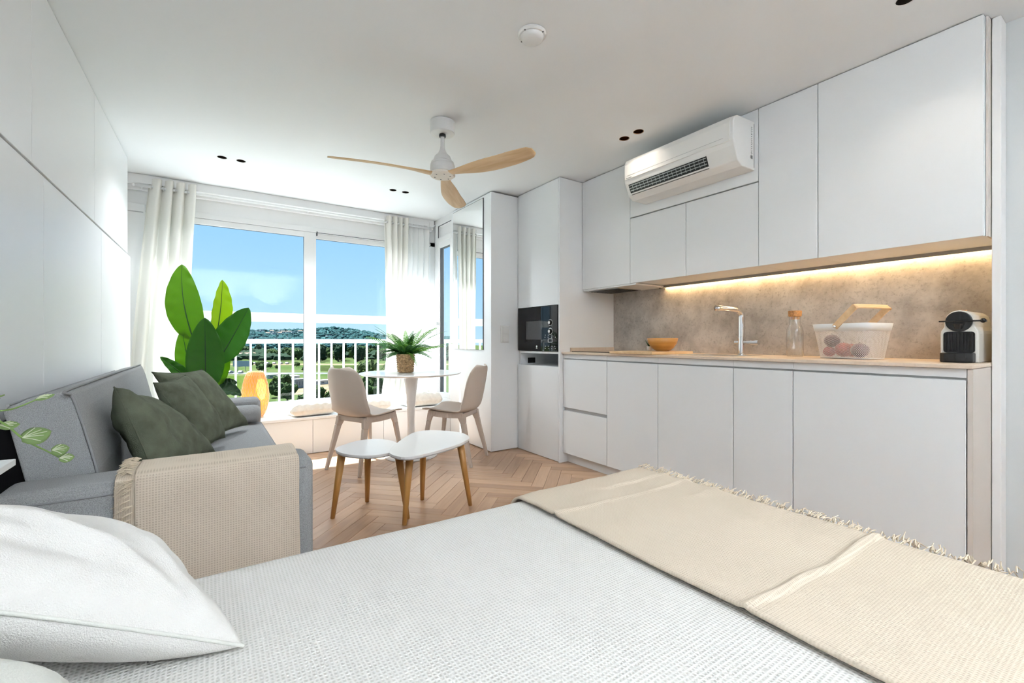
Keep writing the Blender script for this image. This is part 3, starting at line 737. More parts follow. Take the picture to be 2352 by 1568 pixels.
# extractor hood + hob
hd = thing('extractor_hood', 'slim built-in steel extractor hood under the wall cabinet', 'hood', (2.9, 2.65, 1.45))
part('pull_out', MB().box(2.705, 3.07, 2.33, 2.91, 1.452, 1.465), 'cab', hd, bev=0.002)
part('filter', MB().box(2.74, 3.02, 2.55, 2.88, 1.447, 1.453), 'steel', hd)
for k in range(8): part('filter_slat', MB().box(2.755 + k * 0.032, 2.777 + k * 0.032, 2.56, 2.87, 1.444, 1.4475), 'black', hd)
solo('ceramic_hob', MB().box(2.56, 3.02, 2.44, 2.90, 0.9305, 0.936), 'black_glass', 'black glass hob set in the worktop beside the tower', 'hob', bev=0.002)

# LED strip
ld = thing('led_strip', 'glowing warm LED strip under the wall cabinets', 'light strip', (3.05, 1.4, 1.45))
part('profile', MB().box(3.030, 3.036, 0.47, 2.36, 1.449, 1.4685).box(3.030, 3.084, 2.352, 2.36, 1.449, 1.4685), 'led_profile', ld)
part('diffuser', MB().box(3.052, 3.082, 0.48, 2.35, 1.462, 1.4685), 'led', ld)
part('end_cap', MB().box(3.028, 3.05, 2.36, 2.368, 1.443, 1.464), 'black', ld)

# ------------------------------------------------------------------ air conditioner
ac = thing('air_conditioner', 'white split air conditioner mounted high over the short cabinets', 'air conditioner', (2.6, 1.83, 2.03))
A0, A1 = 1.425, 2.235
body = [(2.699, 2.035), (2.56, 2.035), (2.515, 2.060), (2.478, 2.140), (2.470, 2.17), (2.470, 2.275), (2.480, 2.302), (2.51, 2.318), (2.699, 2.325)]
part('body', MB().extrude_y(body, A0, A1), 'ac', ac, bev=0.006, seg=3, smooth=False)
part('front_panel', MB().extrude_y([(2.472, 2.165), (2.4655, 2.168), (2.4655, 2.270), (2.476, 2.303), (2.482, 2.300), (2.473, 2.272)], A0 + 0.02, A1 - 0.012), 'ac', ac)
part('panel_line', MB().box(2.4645, 2.466, A0 + 0.06, A1 - 0.03, 2.1905, 2.1925), 'cab_in', ac)
# outlet: lies on the sloped lower front
def slope(u): return (2.478 + (2.515 - 2.478) * u, 2.140 + (2.060 - 2.140) * u)
def slab(u0, u1, ya, yb, off, th):
    nx_, nz_ = -0.908, -0.420
    (xa_, za_), (xb_, zb_) = slope(u0), slope(u1)
    o0, o1 = off, off + th
    return MB().extrude_y([(xa_ + nx_ * o0, za_ + nz_ * o0), (xb_ + nx_ * o0, zb_ + nz_ * o0), (xb_ + nx_ * o1, zb_ + nz_ * o1), (xa_ + nx_ * o1, za_ + nz_ * o1)], ya, yb)
ov = part('outlet', slab(0.10, 0.80, 1.60, 2.205, 0.0005, 0.001), 'black', ac)
for k in range(3): part('louvre', slab(0.18 + k * 0.2, 0.24 + k * 0.2, 1.605, 2.20, 0.0014, 0.003), 'steel', ov)
for k in range(18): part('vane', slab(0.15, 0.72, 1.62 + k * 0.0325, 1.6225 + k * 0.0325, 0.0014, 0.002), 'steel', ov)
part('outlet_flap', slab(0.80, 0.90, 1.60, 2.21, 0.0005, 0.012), 'ac', ac)
part('outlet_frame', slab(0.02, 0.92, 2.205, 2.222, 0.0005, 0.006), 'ac', ac)
part('flap_gap', slab(0.91, 0.97, 1.60, 2.20, 0.0003, 0.001), 'grey_print', ac)
part('brand_mark', MB().box(2.4648, 2.4656, 2.165, 2.212, 2.1725, 2.1765), 'grey_print', ac)
stk = part('side_sticker', MB().box(2.655, 2.675, A0 - 0.0008, A0, 2.10, 2.28), 'ac', ac)
mk = MB(); random.seed(5)
z = 2.285
while z > 2.12:
    hh = random.uniform(0.004, 0.010); ww = random.uniform(0.008, 0.016)
    mk.box(2.662 - ww / 2, 2.662 + ww / 2, A0 - 0.0014, A0 - 0.0008, z - hh * 0.4, z); z -= hh + 0.003
mk.box(2.650, 2.672, A0 - 0.0014, A0 - 0.0008, 2.098, 2.116)
part('sticker_print', mk, 'grey_print', stk)
part('side_seam', MB().box(2.687, 2.690, A0 - 0.001, A0, 2.05, 2.31), 'grey_print', ac)

# ------------------------------------------------------------------ worktop objects
ZC = 0.930
cb = thing('chopping_board', 'long bamboo chopping board lying on the worktop edge', 'chopping board', (2.67, 2.17, ZC))
part('board', MB().box(2.448, 2.70, 1.975, 2.358, ZC + 0.001, ZC + 0.019), 'bamboo', cb, bev=0.002)
part('tongue', MB().box(2.70, 2.90, 1.975, 2.25, ZC + 0.001, ZC + 0.019), 'bamboo', cb, bev=0.002)
bw = thing('wooden_bowl', 'round orange-brown wooden bowl on the chopping board', 'bowl', (2.74, 2.115, ZC + 0.0195))
pr_ = [(0.0, 0.0), (0.045, 0.0), (0.052, 0.004), (0.078, 0.025), (0.098, 0.055), (0.109, 0.093), (0.106, 0.094), (0.094, 0.058), (0.072, 0.030), (0.045, 0.012), (0.0, 0.010)]
part('bowl_shell', MB().lathe(pr_, (2.74, 2.115, ZC + 0.0195), 40, cap0=False, cap1=False), 'bowl', bw, smooth=True)
sp_ = thing('succulent_pot', 'tiny white pot with a spiky dark plant behind the bowl', 'potted plant', (2.74, 2.252, ZC))
part('pot', MB().lathe([(0.0, 0.0195), (0.017, 0.0195), (0.020, 0.053), (0.018, 0.053), (0.016, 0.045), (0, 0.045)], (2.74, 2.232, ZC), 20, cap0=False, cap1=False), 'ceramic', sp_, smooth=True)
for k in range(7):
    a = k * 0.9; part('spike', MB().tube([(2.74, 2.232, ZC + 0.045), (2.74 + 0.014 * math.cos(a), 2.236 + 0.016 * math.sin(a), ZC + 0.075), (2.74 + 0.026 * math.cos(a), 2.238 + 0.03 * math.sin(a), ZC + 0.10)], [0.004, 0.003, 0.0005], 6), 'leaf_dark', sp_)

# tap
fx, fy = 2.985, 1.665
fc = thing('kitchen_tap', 'chrome angled mixer tap rising from the worktop', 'tap', (fx, fy, ZC))
part('column', MB().lathe([(0.028, 0.0), (0.028, 0.008), (0.0225, 0.010), (0.0225, 0.120), (0.0205, 0.122), (0.0205, 0.255)], (fx, fy, ZC), 24), 'chrome', fc, smooth=False)
dv = Vector((-0.93, 0.36, 0)).normalized()
pts = [Vector((fx, fy, ZC + 0.24)), Vector((fx, fy, ZC + 0.272)), Vector((fx, fy, ZC + 0.29)) + dv * 0.02, Vector((fx, fy, ZC + 0.303)) + dv * 0.06, Vector((fx, fy, ZC + 0.312)) + dv * 0.20]
part('spout', MB().tube(catmull(pts, 16), 0.0185, 16), 'chrome', fc, smooth=True)
hnd = part('handle', MB().lathe([(0.013, -0.045), (0.013, 0.065), (0.018, 0.065), (0.018, 0.115)], (fx, fy, ZC + 0.085), 18, axis='y').xf(lambda p: Vector((p.x, 2 * fy - p.y, p.z))), 'chrome', fc)
sk = thing('sink_cutout', 'beige rim of the undermounted sink below the tap', 'sink', (2.75, 1.7, ZC))
part('rim', MB().box(2.60, 2.94, 1.50, 1.506, ZC + 0.0003, ZC + 0.0015).box(2.60, 2.94, 1.874, 1.88, ZC + 0.0003, ZC + 0.0015).box(2.60, 2.606, 1.506, 1.874, ZC + 0.0003, ZC + 0.0015).box(2.934, 2.94, 1.506, 1.874, ZC + 0.0003, ZC + 0.0015), 'table_edge', sk)
part('basin', MB().box(2.606, 2.934, 1.506, 1.874, ZC + 0.0002, ZC + 0.0008), 'steel', sk)

# carafe
cx_, cy_ = 2.90, 1.293
cf = thing('glass_carafe', 'clear glass carafe with a cork stopper', 'carafe', (cx_, cy_, ZC))
part('glass_body', MB().lathe([(0.0, 0.001), (0.040, 0.001), (0.044, 0.006), (0.044, 0.150), (0.040, 0.170), (0.030, 0.195), (0.0285, 0.238)], (cx_, cy_, ZC), 32, cap0=False, cap1=False), 'bottle_glass', cf, smooth=True)
part('stopper', MB().lathe([(0.024, 0.222), (0.026, 0.236), (0.034, 0.240), (0.036, 0.268), (0.034, 0.272)], (cx_, cy_, ZC), 24), 'cork', cf, smooth=False)

# basket
bx_, by_ = 2.83, 0.985
bk = thing('mesh_basket', 'white perforated metal basket with a bent wooden handle', 'basket', (bx_, by_, ZC))
rot = Matrix.Rotation(math.radians(-17), 3, 'Z')
def rrect(a, b, r, n=8):
    out = []
    for sx, sy, t0 in ((1, 1, 0), (-1, 1, 90), (-1, -1, 180), (1, -1, 270)):
        for k in range(n + 1):
            t = math.radians(t0 + 90 * k / n); out.append((sx * (a - r) + r * math.cos(t), sy * (b - r) + r * math.sin(t)))
    return out
def bwall(h0, h1, a0, b0, a1, b1, rows):
    mb = MB(); n = len(rrect(a0, b0, .05)); uvs = []
    for j in range(rows + 1):
        f = j / rows
        rr = rrect(a0 + (a1 - a0) * f, b0 + (b1 - b0) * f, 0.045)
        for x_, y_ in rr:
            p = rot @ Vector((x_, y_, 0)); mb.v.append((bx_ + p.x, by_ + p.y, ZC + h0 + (h1 - h0) * f))
    for j in range(rows):
        for k in range(n): mb.f.append((j * n + k, j * n + (k + 1) % n, (j + 1) * n + (k + 1) % n, (j + 1) * n + k))
    return mb, n
mb, n_ = bwall(0.004, 0.148, 0.088, 0.126, 0.106, 0.145, 4)
bo = part('mesh_wall', mb, 'basket_mesh', bk, smooth=True)
uvl = bo.data.uv_layers.new(name='UVMap')
per = [0.0]; rr = rrect(0.108, 0.158, 0.045)
for k in range(len(rr)): per.append(per[-1] + math.dist(rr[k], rr[(k + 1) % len(rr)]))
for poly in bo.data.polygons:
    ks = [v % n_ for v in poly.vertices]
    wrap = (n_ - 1 in ks and 0 in ks)
    for li, v in zip(poly.loop_indices, poly.vertices):
        k = v % n_; j = v // n_
        u = per[n_] if (wrap and k == 0) else per[k]
        uvl.data[li].uv = (u, 0.036 * j)
mb, _ = bwall(0.146, 0.184, 0.1065, 0.1455, 0.112, 0.151, 1)
part('rim', mb, 'basket_rim', bk, smooth=True, solid=0.003)
mb = MB(); rr = rrect(0.088, 0.126, 0.045); mb.add([(*(Vector((bx_, by_, 0)) + rot @ Vector((x_, y_, 0))).xy, ZC + 0.004) for x_, y_ in rr], [tuple(range(len(rr)))])
part('base', mb, 'basket_rim', bk, solid=0.002)
# handle: swings over from the long sides, folded to the right/back
def hp(sx, f):   # f 0..1 along the half handle
    prof = [(0.0, 0.165), (-0.05, 0.215), (-0.095, 0.258), (-0.110, 0.268)]
    a = prof
    t = f * (len(a) - 1); i = min(int(t), len(a) - 2); g = t - i
    y_ = a[i][0] + (a[i + 1][0] - a[i][0]) * g; z_ = a[i][1] + (a[i + 1][1] - a[i][1]) * g
    return rot @ Vector((sx, y_, 0)) + Vector((bx_, by_, ZC + z_))
hnd = MB()
path = []
for f in (0, 0.33, 0.66, 0.92): path.append(hp(-0.117, f))
path.append(hp(-0.085, 1.0)); path.append(hp(0.085, 1.0))
for f in (0.92, 0.66, 0.33, 0): path.append(hp(0.117, f))
hmesh = MB()
sm = catmull(path, 40)
for i, p in enumerate(sm):
    d = (sm[min(i + 1, 40)] - sm[max(i - 1, 0)]).normalized()
    wdir = Vector((0, 1, 0.85)).normalized() if True else None
    wdir = (rot @ Vector((0, 0.78, 0.62))).normalized()
    wdir = (wdir - d * wdir.dot(d)).normalized(); nd = d.cross(wdir)
    for a_, b_ in ((-1, -1), (1, -1), (1, 1), (-1, 1)): hmesh.v.append(tuple(p + wdir * (0.0155 * a_) + nd * (0.003 * b_)))
for i in range(40):
    for k in range(4): hmesh.f.append((i * 4 + k, i * 4 + (k + 1) % 4, i * 4 + 4 + (k + 1) % 4, i * 4 + 4 + k))
hmesh.f += [(3, 2, 1, 0), (160, 161, 162, 163)]
hb = part('handle', hmesh, 'bamboo', bk)
for sx in (-1, 1):
    p = hp(sx * 0.1215, 0.02)
    part('rivet', MB().sphere(p, 0.0085, 12, 8), 'chrome', hb, smooth=True)
for (x_, y_, z_, r_, m_, lb) in ((-0.045, 0.070, 0.094, 0.037, 'fruit_plum', 'dark plum-coloured round fruit on top in the basket'), (-0.045, 0.085, 0.036, 0.030, 'fruit_red', 'small red fruit at the left bottom of the basket'),
                             (-0.040, 0.010, 0.047, 0.041, 'fruit_red', 'large red fruit in the middle of the basket'), (-0.040, -0.074, 0.046, 0.040, 'fruit_plum', 'dark red fruit at the right end of the basket'), (0.043, 0.03, 0.044, 0.038, 'fruit_red', 'red fruit lying at the back of the basket')):
    p = rot @ Vector((x_, y_, 0)); c_ = Vector((bx_ + p.x, by_ + p.y, ZC + z_))
    fr = thing('round_fruit', lb, 'fruit', (c_.x, c_.y, c_.z - r_), 'fruit in the mesh basket')
    part('flesh', MB().sphere(c_, r_, 20, 12, (1, 1, 0.93)), m_, fr, smooth=True)
    part('stalk', MB().tube([c_ + Vector((0, 0, r_ * 0.85)), c_ + Vector((0.003, 0.002, r_ * 1.05))], 0.0015, 6), 'bark', fr)

# coffee machine
mx_, my0, my1 = 2.715, 0.488, 0.606
cm = thing('coffee_machine', 'small cream capsule coffee machine with black front', 'coffee machine', (2.85, 0.547, ZC))
yc = (my0 + my1) / 2
def mprof(w, h, z0_=0.0):   # silhouette seen from the front (y, z)
    return [(-w, z0_), (w, z0_), (w, 0.125), (w * 0.97, 0.138), (w * 0.80, 0.155), (w * 0.78, 0.18), (w * 0.66, 0.206), (w * 0.42, 0.222), (0, 0.228), (-w * 0.42, 0.222), (-w * 0.66, 0.206), (-w * 0.78, 0.18), (-w * 0.80, 0.155), (-w * 0.97, 0.138), (-w, 0.125)]
part('body', MB().extrude_x([(yc + a, ZC + b) for a, b in mprof(0.061, 0.228)], mx_, mx_ + 0.30), 'machine', cm, bev=0.006, seg=3)
def disc(y, z, ry, rz, x0, x1, n=32):
    return MB().extrude_x([(y + ry * math.cos(2 * math.pi * k / n), z + rz * math.sin(2 * math.pi * k / n)) for k in range(n)], x0, x1)
hdm = part('head', disc(yc, ZC + 0.178, 0.0435, 0.044, mx_ - 0.010, mx_ + 0.001), 'black', cm, bev=0.002)
part('lever', MB().box(mx_ - 0.022, mx_ - 0.012, yc - 0.075, yc + 0.062, ZC + 0.176, ZC + 0.183), 'black', hdm, bev=0.002)
part('lever_arm', MB().box(mx_ - 0.018, mx_ + 0.05, yc - 0.078, yc - 0.068, ZC + 0.174, ZC + 0.186), 'black', hdm, bev=0.003)
part('lever_knob', MB().sphere((mx_ - 0.012, yc - 0.076, ZC + 0.180), 0.010, 12, 8), 'black', hdm, smooth=True)
part('spout', MB().lathe([(0.020, 0.0), (0.012, -0.022)], (mx_ - 0.008, yc, ZC + 0.168), 16), 'black', hdm)
gr = part('grille', MB().extrude_x([(yc + a, ZC + b) for a, b in rrect(0.050, 0.046, 0.012)], mx_ - 0.003, mx_ + 0.001).xf(lambda p: Vector((p.x, p.y, p.z + 0.088))), 'black', cm)
for k in range(9): part('grille_rib', MB().box(mx_ - 0.006, mx_ - 0.003, yc - 0.046 + k * 0.0108, yc - 0.0405 + k * 0.0108, ZC + 0.048, ZC + 0.128), 'black', gr)
part('drip_tray', MB().prism([(mx_ + 0.001, yc - 0.052), (mx_ - 0.040, yc - 0.050), (mx_ - 0.058, yc - 0.035), (mx_ - 0.062, yc), (mx_ - 0.058, yc + 0.035), (mx_ - 0.040, yc + 0.054), (mx_ + 0.001, yc + 0.060)], ZC + 0.002, ZC + 0.042), 'black', cm, bev=0.004)
part('button', MB().lathe([(0.010, 0), (0.010, 0.004)], (mx_ + 0.08, yc, ZC + 0.2275), 16), 'cork', cm)

# ------------------------------------------------------------------ ceiling fan
fnx, fny = 1.222, 2.60
fan = thing('ceiling_fan', 'three-blade ceiling fan with pale wooden blades and white motor', 'fan', (fnx, fny, 2.05))
part('canopy', MB().lathe([(0.073, 2.322), (0.076, 2.326), (0.076, H - 0.004), (0.070, H - 0.001)], (fnx, fny, 0), 40), 'fan_metal', fan)
part('canopy_cap', MB().lathe([(0.052, 2.319), (0.073, 2.322)], (fnx, fny, 0), 40), 'plastic_white', fan)
part('ball_joint', MB().lathe([(0.020, 2.302), (0.022, 2.308), (0.020, 2.319)], (fnx, fny, 0), 20), 'black', fan)
part('downrod', MB().lathe([(0.013, 2.235), (0.0125, 2.305)], (fnx, fny, 0), 20), 'fan_metal', fan)
part('motor', MB().lathe([(0.013, 2.245), (0.016, 2.225), (0.028, 2.200), (0.030, 2.196), (0.032, 2.195), (0.048, 2.180), (0.056, 2.160), (0.058, 2.150), (0.054, 2.149), (0.054, 2.146), (0.070, 2.143), (0.075, 2.128), (0.073, 2.127), (0.076, 2.125), (0.078, 2.100), (0.072, 2.078)], (fnx, fny, 0), 40), 'fan_metal', fan, smooth=False)
part('motor_groove', MB().lathe([(0.0555, 2.1455), (0.0555, 2.149)], (fnx, fny, 0), 40), 'black', fan)
FZ = 2.066
def blade(ang):
    mb = MB()
    N = 26; K = 8
    def sec(f):
        r = 0.015 + f * 0.655
        wdt = 0.055 + 0.062 * smoothstep(0.0, 0.55, f) - 0.020 * smoothstep(0.75, 1.0, f)
        if f > 0.93: wdt *= math.sqrt(max(0.02, 1 - ((f - 0.93) / 0.07) ** 2 * 0.75))
        sweep = 0.035 * math.sin(f * math.pi * 0.9) - 0.01
        tw = -math.radians(20) * smoothstep(0.05, 0.35, f) * (1 - 0.25 * f)
        rise = -0.006 * smoothstep(0.1, 1.0, f)
        th = 0.018 * (1 - 0.55 * f)
        return r, wdt, sweep, tw, rise, th
    for i in range(N + 1):
        r, wd, swp, tw, rise, th = sec(i / N)
        for k in range(2 * K):
            t = 2 * math.pi * k / (2 * K)
            a = math.cos(t) * wd / 2; b = math.sin(t) * th / 2
            yy = a * math.cos(tw) - b * math.sin(tw) + swp; zz = a * math.sin(tw) + b * math.cos(tw) + rise
            ca, sa = math.cos(ang), math.sin(ang)
            mb.v.append((fnx + r * ca - yy * sa, fny + r * sa + yy * ca, FZ + zz))
    for i in range(N):
        for k in range(2 * K): mb.f.append((i * 2 * K + k, i * 2 * K + (k + 1) % (2 * K), (i + 1) * 2 * K + (k + 1) % (2 * K), (i + 1) * 2 * K + k))
    mb.f += [tuple(reversed(range(2 * K))), tuple(N * 2 * K + k for k in range(2 * K))]
    # orientation aligned with the blade so the grain follows it
    o = part('blade', mb, 'fan_wood', fan, smooth=True)
    c = Vector((fnx, fny, FZ)) - ORG[fan.name]
    for v in o.data.vertices:
        d = Vector(v.co) - c; ca, sa = math.cos(-ang), math.sin(-ang)
        v.co = (d.x * ca - d.y * sa, d.x * sa + d.y * ca, d.z)
    o.location = c; o.rotation_euler = (0, 0, ang)
for a in (172, 292, 52): blade(math.radians(a))
hb = part('hub', MB().lathe([(0.0, FZ - 0.012), (0.070, FZ - 0.012), (0.080, FZ - 0.004), (0.074, FZ + 0.010)], (fnx, fny, 0), 36, cap0=False), 'fan_pale', fan, smooth=False)
for k in range(6):
    a = k * math.pi / 3 + 0.3
    part('screw', MB().lathe([(0.0045, FZ - 0.0135), (0.0045, FZ - 0.0118)], (fnx + 0.05 * math.cos(a), fny + 0.05 * math.sin(a), 0), 10), 'grey_print', hb)

sd = thing('vent_cover', 'round white vent cover on the ceiling', 'vent cover', (1.205, 1.63, H))
part('base_ring', MB().lathe([(0.064, H - 0.001), (0.064, H - 0.008), (0.058, H - 0.014), (0.052, H - 0.014)], (1.205, 1.63, 0), 40), 'plastic_white', sd)
part('dome', MB().lathe([(0.052, H - 0.012), (0.047, H - 0.028), (0.030, H - 0.034), (0.0, H - 0.035)], (1.205, 1.63, 0), 40, cap0=False, cap1=False), 'plastic_white', sd, smooth=True)
for k in range(4):
    a = math.radians(20 + 90 * k); part('screw', MB().lathe([(0.004, H - 0.0152), (0.004, H - 0.013)], (1.205 + 0.057 * math.cos(a), 1.63 + 0.057 * math.sin(a), 0), 10), 'grey_print', sd)

# spotlights
labs = ['dark recessed ceiling spotlight left of its pair near the left curtain', 'dark recessed ceiling spotlight right of its pair near the left curtain',
        'dark recessed spotlight left of its pair before the right curtain', 'dark recessed spotlight right of its pair before the right curtain',
        'copper recessed spotlight farther of the pair before the air conditioner', 'copper recessed spotlight nearer of the pair before the air conditioner',
        'recessed spotlight cut by the top edge above the widest cabinet', 'recessed spotlight just outside the top edge', 'added fill spotlight over the head of the bed behind the view', 'rearmost added fill spotlight over the head of the bed', 'added fill spotlight over the foot of the bed behind the view', 'rearmost added fill spotlight over the foot of the bed',
        'added fill spotlight by the entrance behind the view', 'rearmost added fill spotlight by the entrance']
for i, (x, y) in enumerate(SPOTS):
    cop = i in (4, 5)
    t = thing('recessed_spotlight', labs[i], 'spotlight', (x, y, H), 'ceiling spotlights')
    part('cup', MB().lathe([(0.0305, H + 0.0005), (0.0300, H + 0.03), (0.022, H + 0.062)], (x, y, 0), 24, cap0=False, cap1=True), 'copper' if cop else 'darkcup', t, smooth=False)
    part('trim_ring', MB().lathe([(0.0305, H), (0.0345, H - 0.0015), (0.0345, H), (0.0306, H + 0.003)], (x, y, 0), 24, cap0=False, cap1=False), 'copper' if cop else 'plastic_white', t)
    ldt = bpy.data.lights.new('spot_lamp', 'SPOT'); ldt.energy = SPOT_WINDOW if i < 4 else SPOT_KITCHEN if i < 8 else SPOT_FILL; ldt.spot_size = math.radians(140 if i < 4 else 115); ldt.spot_blend = 0.7
    ldt.color = (0.90, 0.96, 1.0) if i > 7 else (1.0, 0.88, 0.74) if i > 3 else (0.93, 0.97, 1.0); ldt.shadow_soft_size = 0.02
    lo = bpy.data.objects.new('spot_lamp', ldt); C.objects.link(lo); lo.parent = t; lo.location = (0, 0, -0.004)

# unseen floor lamps (uplighters) added at the rear to bounce fill off the ceiling
def fill_uplighter(label, x, y):
    t = thing('fill_floor_lamp', label, 'floor lamp', (x, y, 0), 'added fill uplighters')
    part('base', MB().lathe([(0.13, 0.0), (0.13, 0.015), (0.02, 0.025)], (x, y, 0), 32), 'fan_metal', t)
    part('pole', MB().lathe([(0.012, 0.02), (0.012, 1.70)], (x, y, 0), 16), 'fan_metal', t)
    part('shade', MB().lathe([(0.02, 1.70), (0.09, 1.72), (0.15, 1.78), (0.152, 1.78), (0.092, 1.715), (0.02, 1.69)], (x, y, 0), 32, cap0=False, cap1=False), 'fan_metal', t, smooth=True)
    l = bpy.data.lights.new('fill_bulb', 'SPOT'); l.energy = FILL_UPLIGHT; l.spot_size = math.radians(140); l.spot_blend = 0.8; l.shadow_soft_size = 0.05; l.color = (0.88, 0.95, 1.0)
    o = bpy.data.objects.new('fill_bulb', l); C.objects.link(o); o.parent = t; o.location = (0, 0, 1.775); o.rotation_euler = (math.pi, 0, 0)
fill_uplighter('added white fill floor lamp, unseen against the rear wall by the entrance', 1.15, -1.42)
fill_uplighter('added white fill floor lamp, unseen against the rear wall behind the bed', 0.15, -1.42)

# ------------------------------------------------------------------ pillows and soft things
def pillow_mb(P00, P10, P11, P01, T, wr=0.012, seed=0.0, n=26, pinch=0.07, pw=0.5, flat_back=1.0, folds=()):
    """square pillow on four corner points; bulges to both sides"""
    P = [Vector(p) for p in (P00, P10, P11, P01)]
    nrm = ((P[1] - P[0]).cross(P[3] - P[0]) + (P[2] - P[1]).cross(P[0] - P[1]) * -1).normalized()
    nrm = (P[2] - P[0]).cross(P[3] - P[1]).normalized()
    def at(u, v):
        a = u * 2 - 1; b = v * 2 - 1
        a2 = a * (1 - pinch * (1 - b * b)); b2 = b * (1 - pinch * (1 - a * a))
        uu, vv = (a2 + 1) / 2, (b2 + 1) / 2
        return (P[0] * (1 - uu) * (1 - vv) + P[1] * uu * (1 - vv) + P[2] * uu * vv + P[3] * (1 - uu) * vv), a, b
    def prof(a, b): return (max(0, 1 - a ** 4) * max(0, 1 - b ** 4)) ** pw * (0.72 + 0.28 * (1 - a * a) * (1 - b * b))
    mb = MB()
    for side in (1, -1):
        def fn(u, v):
            p, a, b = at(u, v)
            h = prof(a, b)
            w_ = (nz(p.x * 7 + seed, p.y * 7, p.z * 7 + side) * 1.0 + 0.6 * abs(nz(p.x * 15 + seed, p.y * 15, p.z * 15)) ) * wr * (0.35 + h)* min(1, h * 3)
            for (a0, b0, a1, b1, hg, wd_) in folds:
                L2 = (a1 - a0) ** 2 + (b1 - b0) ** 2; tt = max(0, min(1, ((a - a0) * (a1 - a0) + (b - b0) * (b1 - b0)) / L2))
                dd = math.hypot(a - a0 - tt * (a1 - a0), b - b0 - tt * (b1 - b0)); w_ += hg * math.exp(-(dd / wd_) ** 2) * math.sin(math.pi * (0.1 + 0.8 * tt)) * min(1, h * 3)
            return p + nrm * side * (T / 2 * h * (1 if side == 1 else flat_back) + w_ * (1 if side == 1 or flat_back == 1 else 0.1))
        mb.grid(fn, n, n)
    return mb
def weld(o, d=0.0004):
    bm_ = bmesh.new(); bm_.from_mesh(o.data); bmesh.ops.remove_doubles(bm_, verts=bm_.verts, dist=d)
    bmesh.ops.recalc_face_normals(bm_, faces=bm_.faces); bm_.to_mesh(o.data); bm_.free()
    o.data.polygons.foreach_set('use_smooth', [True] * len(o.data.polygons))
def pillow(name, label, cat, corners, T, m, group=None, seam_m=None, **k):
    c = sum((Vector(p) for p in corners), Vector()) / 4
    zmin = min(p[2] for p in corners)
    t = thing(name, label, cat, (c.x, c.y, zmin), group)
    o = part('cover', pillow_mb(*corners, T, **k), m, t); weld(o)
    P = [Vector(p) for p in corners]; pin = k.get('pinch', 0.07)
    mb = MB(); loop = []
    for (a, b) in ((0, 1), (1, 2), (2, 3), (3, 0)):
        mid = sum(P, Vector()) / 4
        for i in range(12):
            f = i / 12; p = P[a].lerp(P[b], f); e_ = f * 2 - 1
            em = (P[a] + P[b]) / 2
            p = p + (mid - em) * (pin * (1 - e_ * e_)); loop.append(p)
    loop.append(loop[0])
    part('seam', MB().tube(loop, 0.0028, 6, cap=False), seam_m or m, t, smooth=True)
    return t

# sofa
SFX0, SFX1 = -0.50, 0.325
sf = thing('sofa', 'grey fabric sofa bed along the panelled wall', 'sofa', (-0.08, 2.88, 0))
def arm(y0_, y1_):
    a = part('arm', MB().box(SFX0, SFX1, y0_, y1_, 0.06, 0.600), 'sofa', sf, bev=0.035, seg=4, smooth=False)
    return a
an = arm(1.785, 1.985)
part('piping', MB().tube([(SFX0 + 0.03, 1.783, 0.567), (SFX1 - 0.03, 1.783, 0.567)], 0.003, 6), 'sofa_seam', an)
arm(3.80, 3.99)
part('seat_base', MB().box(-0.46, 0.30, 1.985, 3.80, 0.08, 0.30), 'sofa', sf, bev=0.01)
def cushion_box(x0, x1, ya, yb, z0_, z1_, crown=0.012, n=14, r=0.03):
    mb = MB()
    def fn(u, v): 
        return (x0 + (x1 - x0) * u, ya + (yb - ya) * v, z1_ + crown * (1 - (2 * u - 1) ** 4) * (1 - (2 * v - 1) ** 4) - r * ((abs(2 * u - 1)) ** 24 + abs(2 * v - 1) ** 30) * 0.5)
    mb.grid(fn, n, n)
    return mb
scm = part('seat_cushion', MB().box(-0.30, 0.335, 1.99, 3.795, 0.30, 0.432), 'sofa', sf, bev=0.03, seg=4)
part('piping', MB().tube([(0.322, 2.0, 0.424), (0.322, 3.79, 0.424)], 0.004, 6), 'sofa_seam', scm)
def back_mb(y0_, y1_, inset=0.0):
    # leaning slab, profile in (x, z)
    prof = [(-0.43, 0.42), (-0.295 + 0.01, 0.42), (-0.300, 0.60), (-0.345, 0.80), (-0.362, 0.855), (-0.375, 0.866), (-0.46, 0.845), (-0.502, 0.822), (-0.512, 0.808), (-0.50, 0.77)]
    return MB().extrude_y(prof, y0_, y1_)
bkp = part('backrest', back_mb(1.972, 3.86), 'sofa', sf, bev=0.012, seg=3)
part('piping', MB().tube(catmull([(-0.283, 1.974, 0.44), (-0.299, 1.971, 0.60), (-0.344, 1.971, 0.80), (-0.361, 1.972, 0.852), (-0.372, 1.99, 0.866), (-0.372, 2.8, 0.869), (-0.372, 3.84, 0.866)], 60), 0.0042, 8), 'sofa_seam', bkp, smooth=True)
part('piping', MB().tube([(-0.500, 1.975, 0.830), (-0.500, 3.85, 0.830)], 0.004, 6), 'sofa_seam', bkp)
part('gap_shade_slab', MB().extrude_y([(-0.548, 0.08), (-0.44, 0.08), (-0.435, 0.60), (-0.51, 0.765), (-0.552, 0.765)], 2.0, 3.84), 'gap_shade', sf)  # black slab standing in for the deep shade between backrest and wall
for x in (-0.44, 0.26):
    for y in (1.84, 3.93): part('foot', MB().lathe([(0.018, 0.0), (0.025, 0.07)], (x, y, 0), 12), 'black', sf)
bol = thing('bolster_cushion', 'small grey bolster cushion by the far sofa arm', 'cushion', (0.06, 3.72, 0.433))
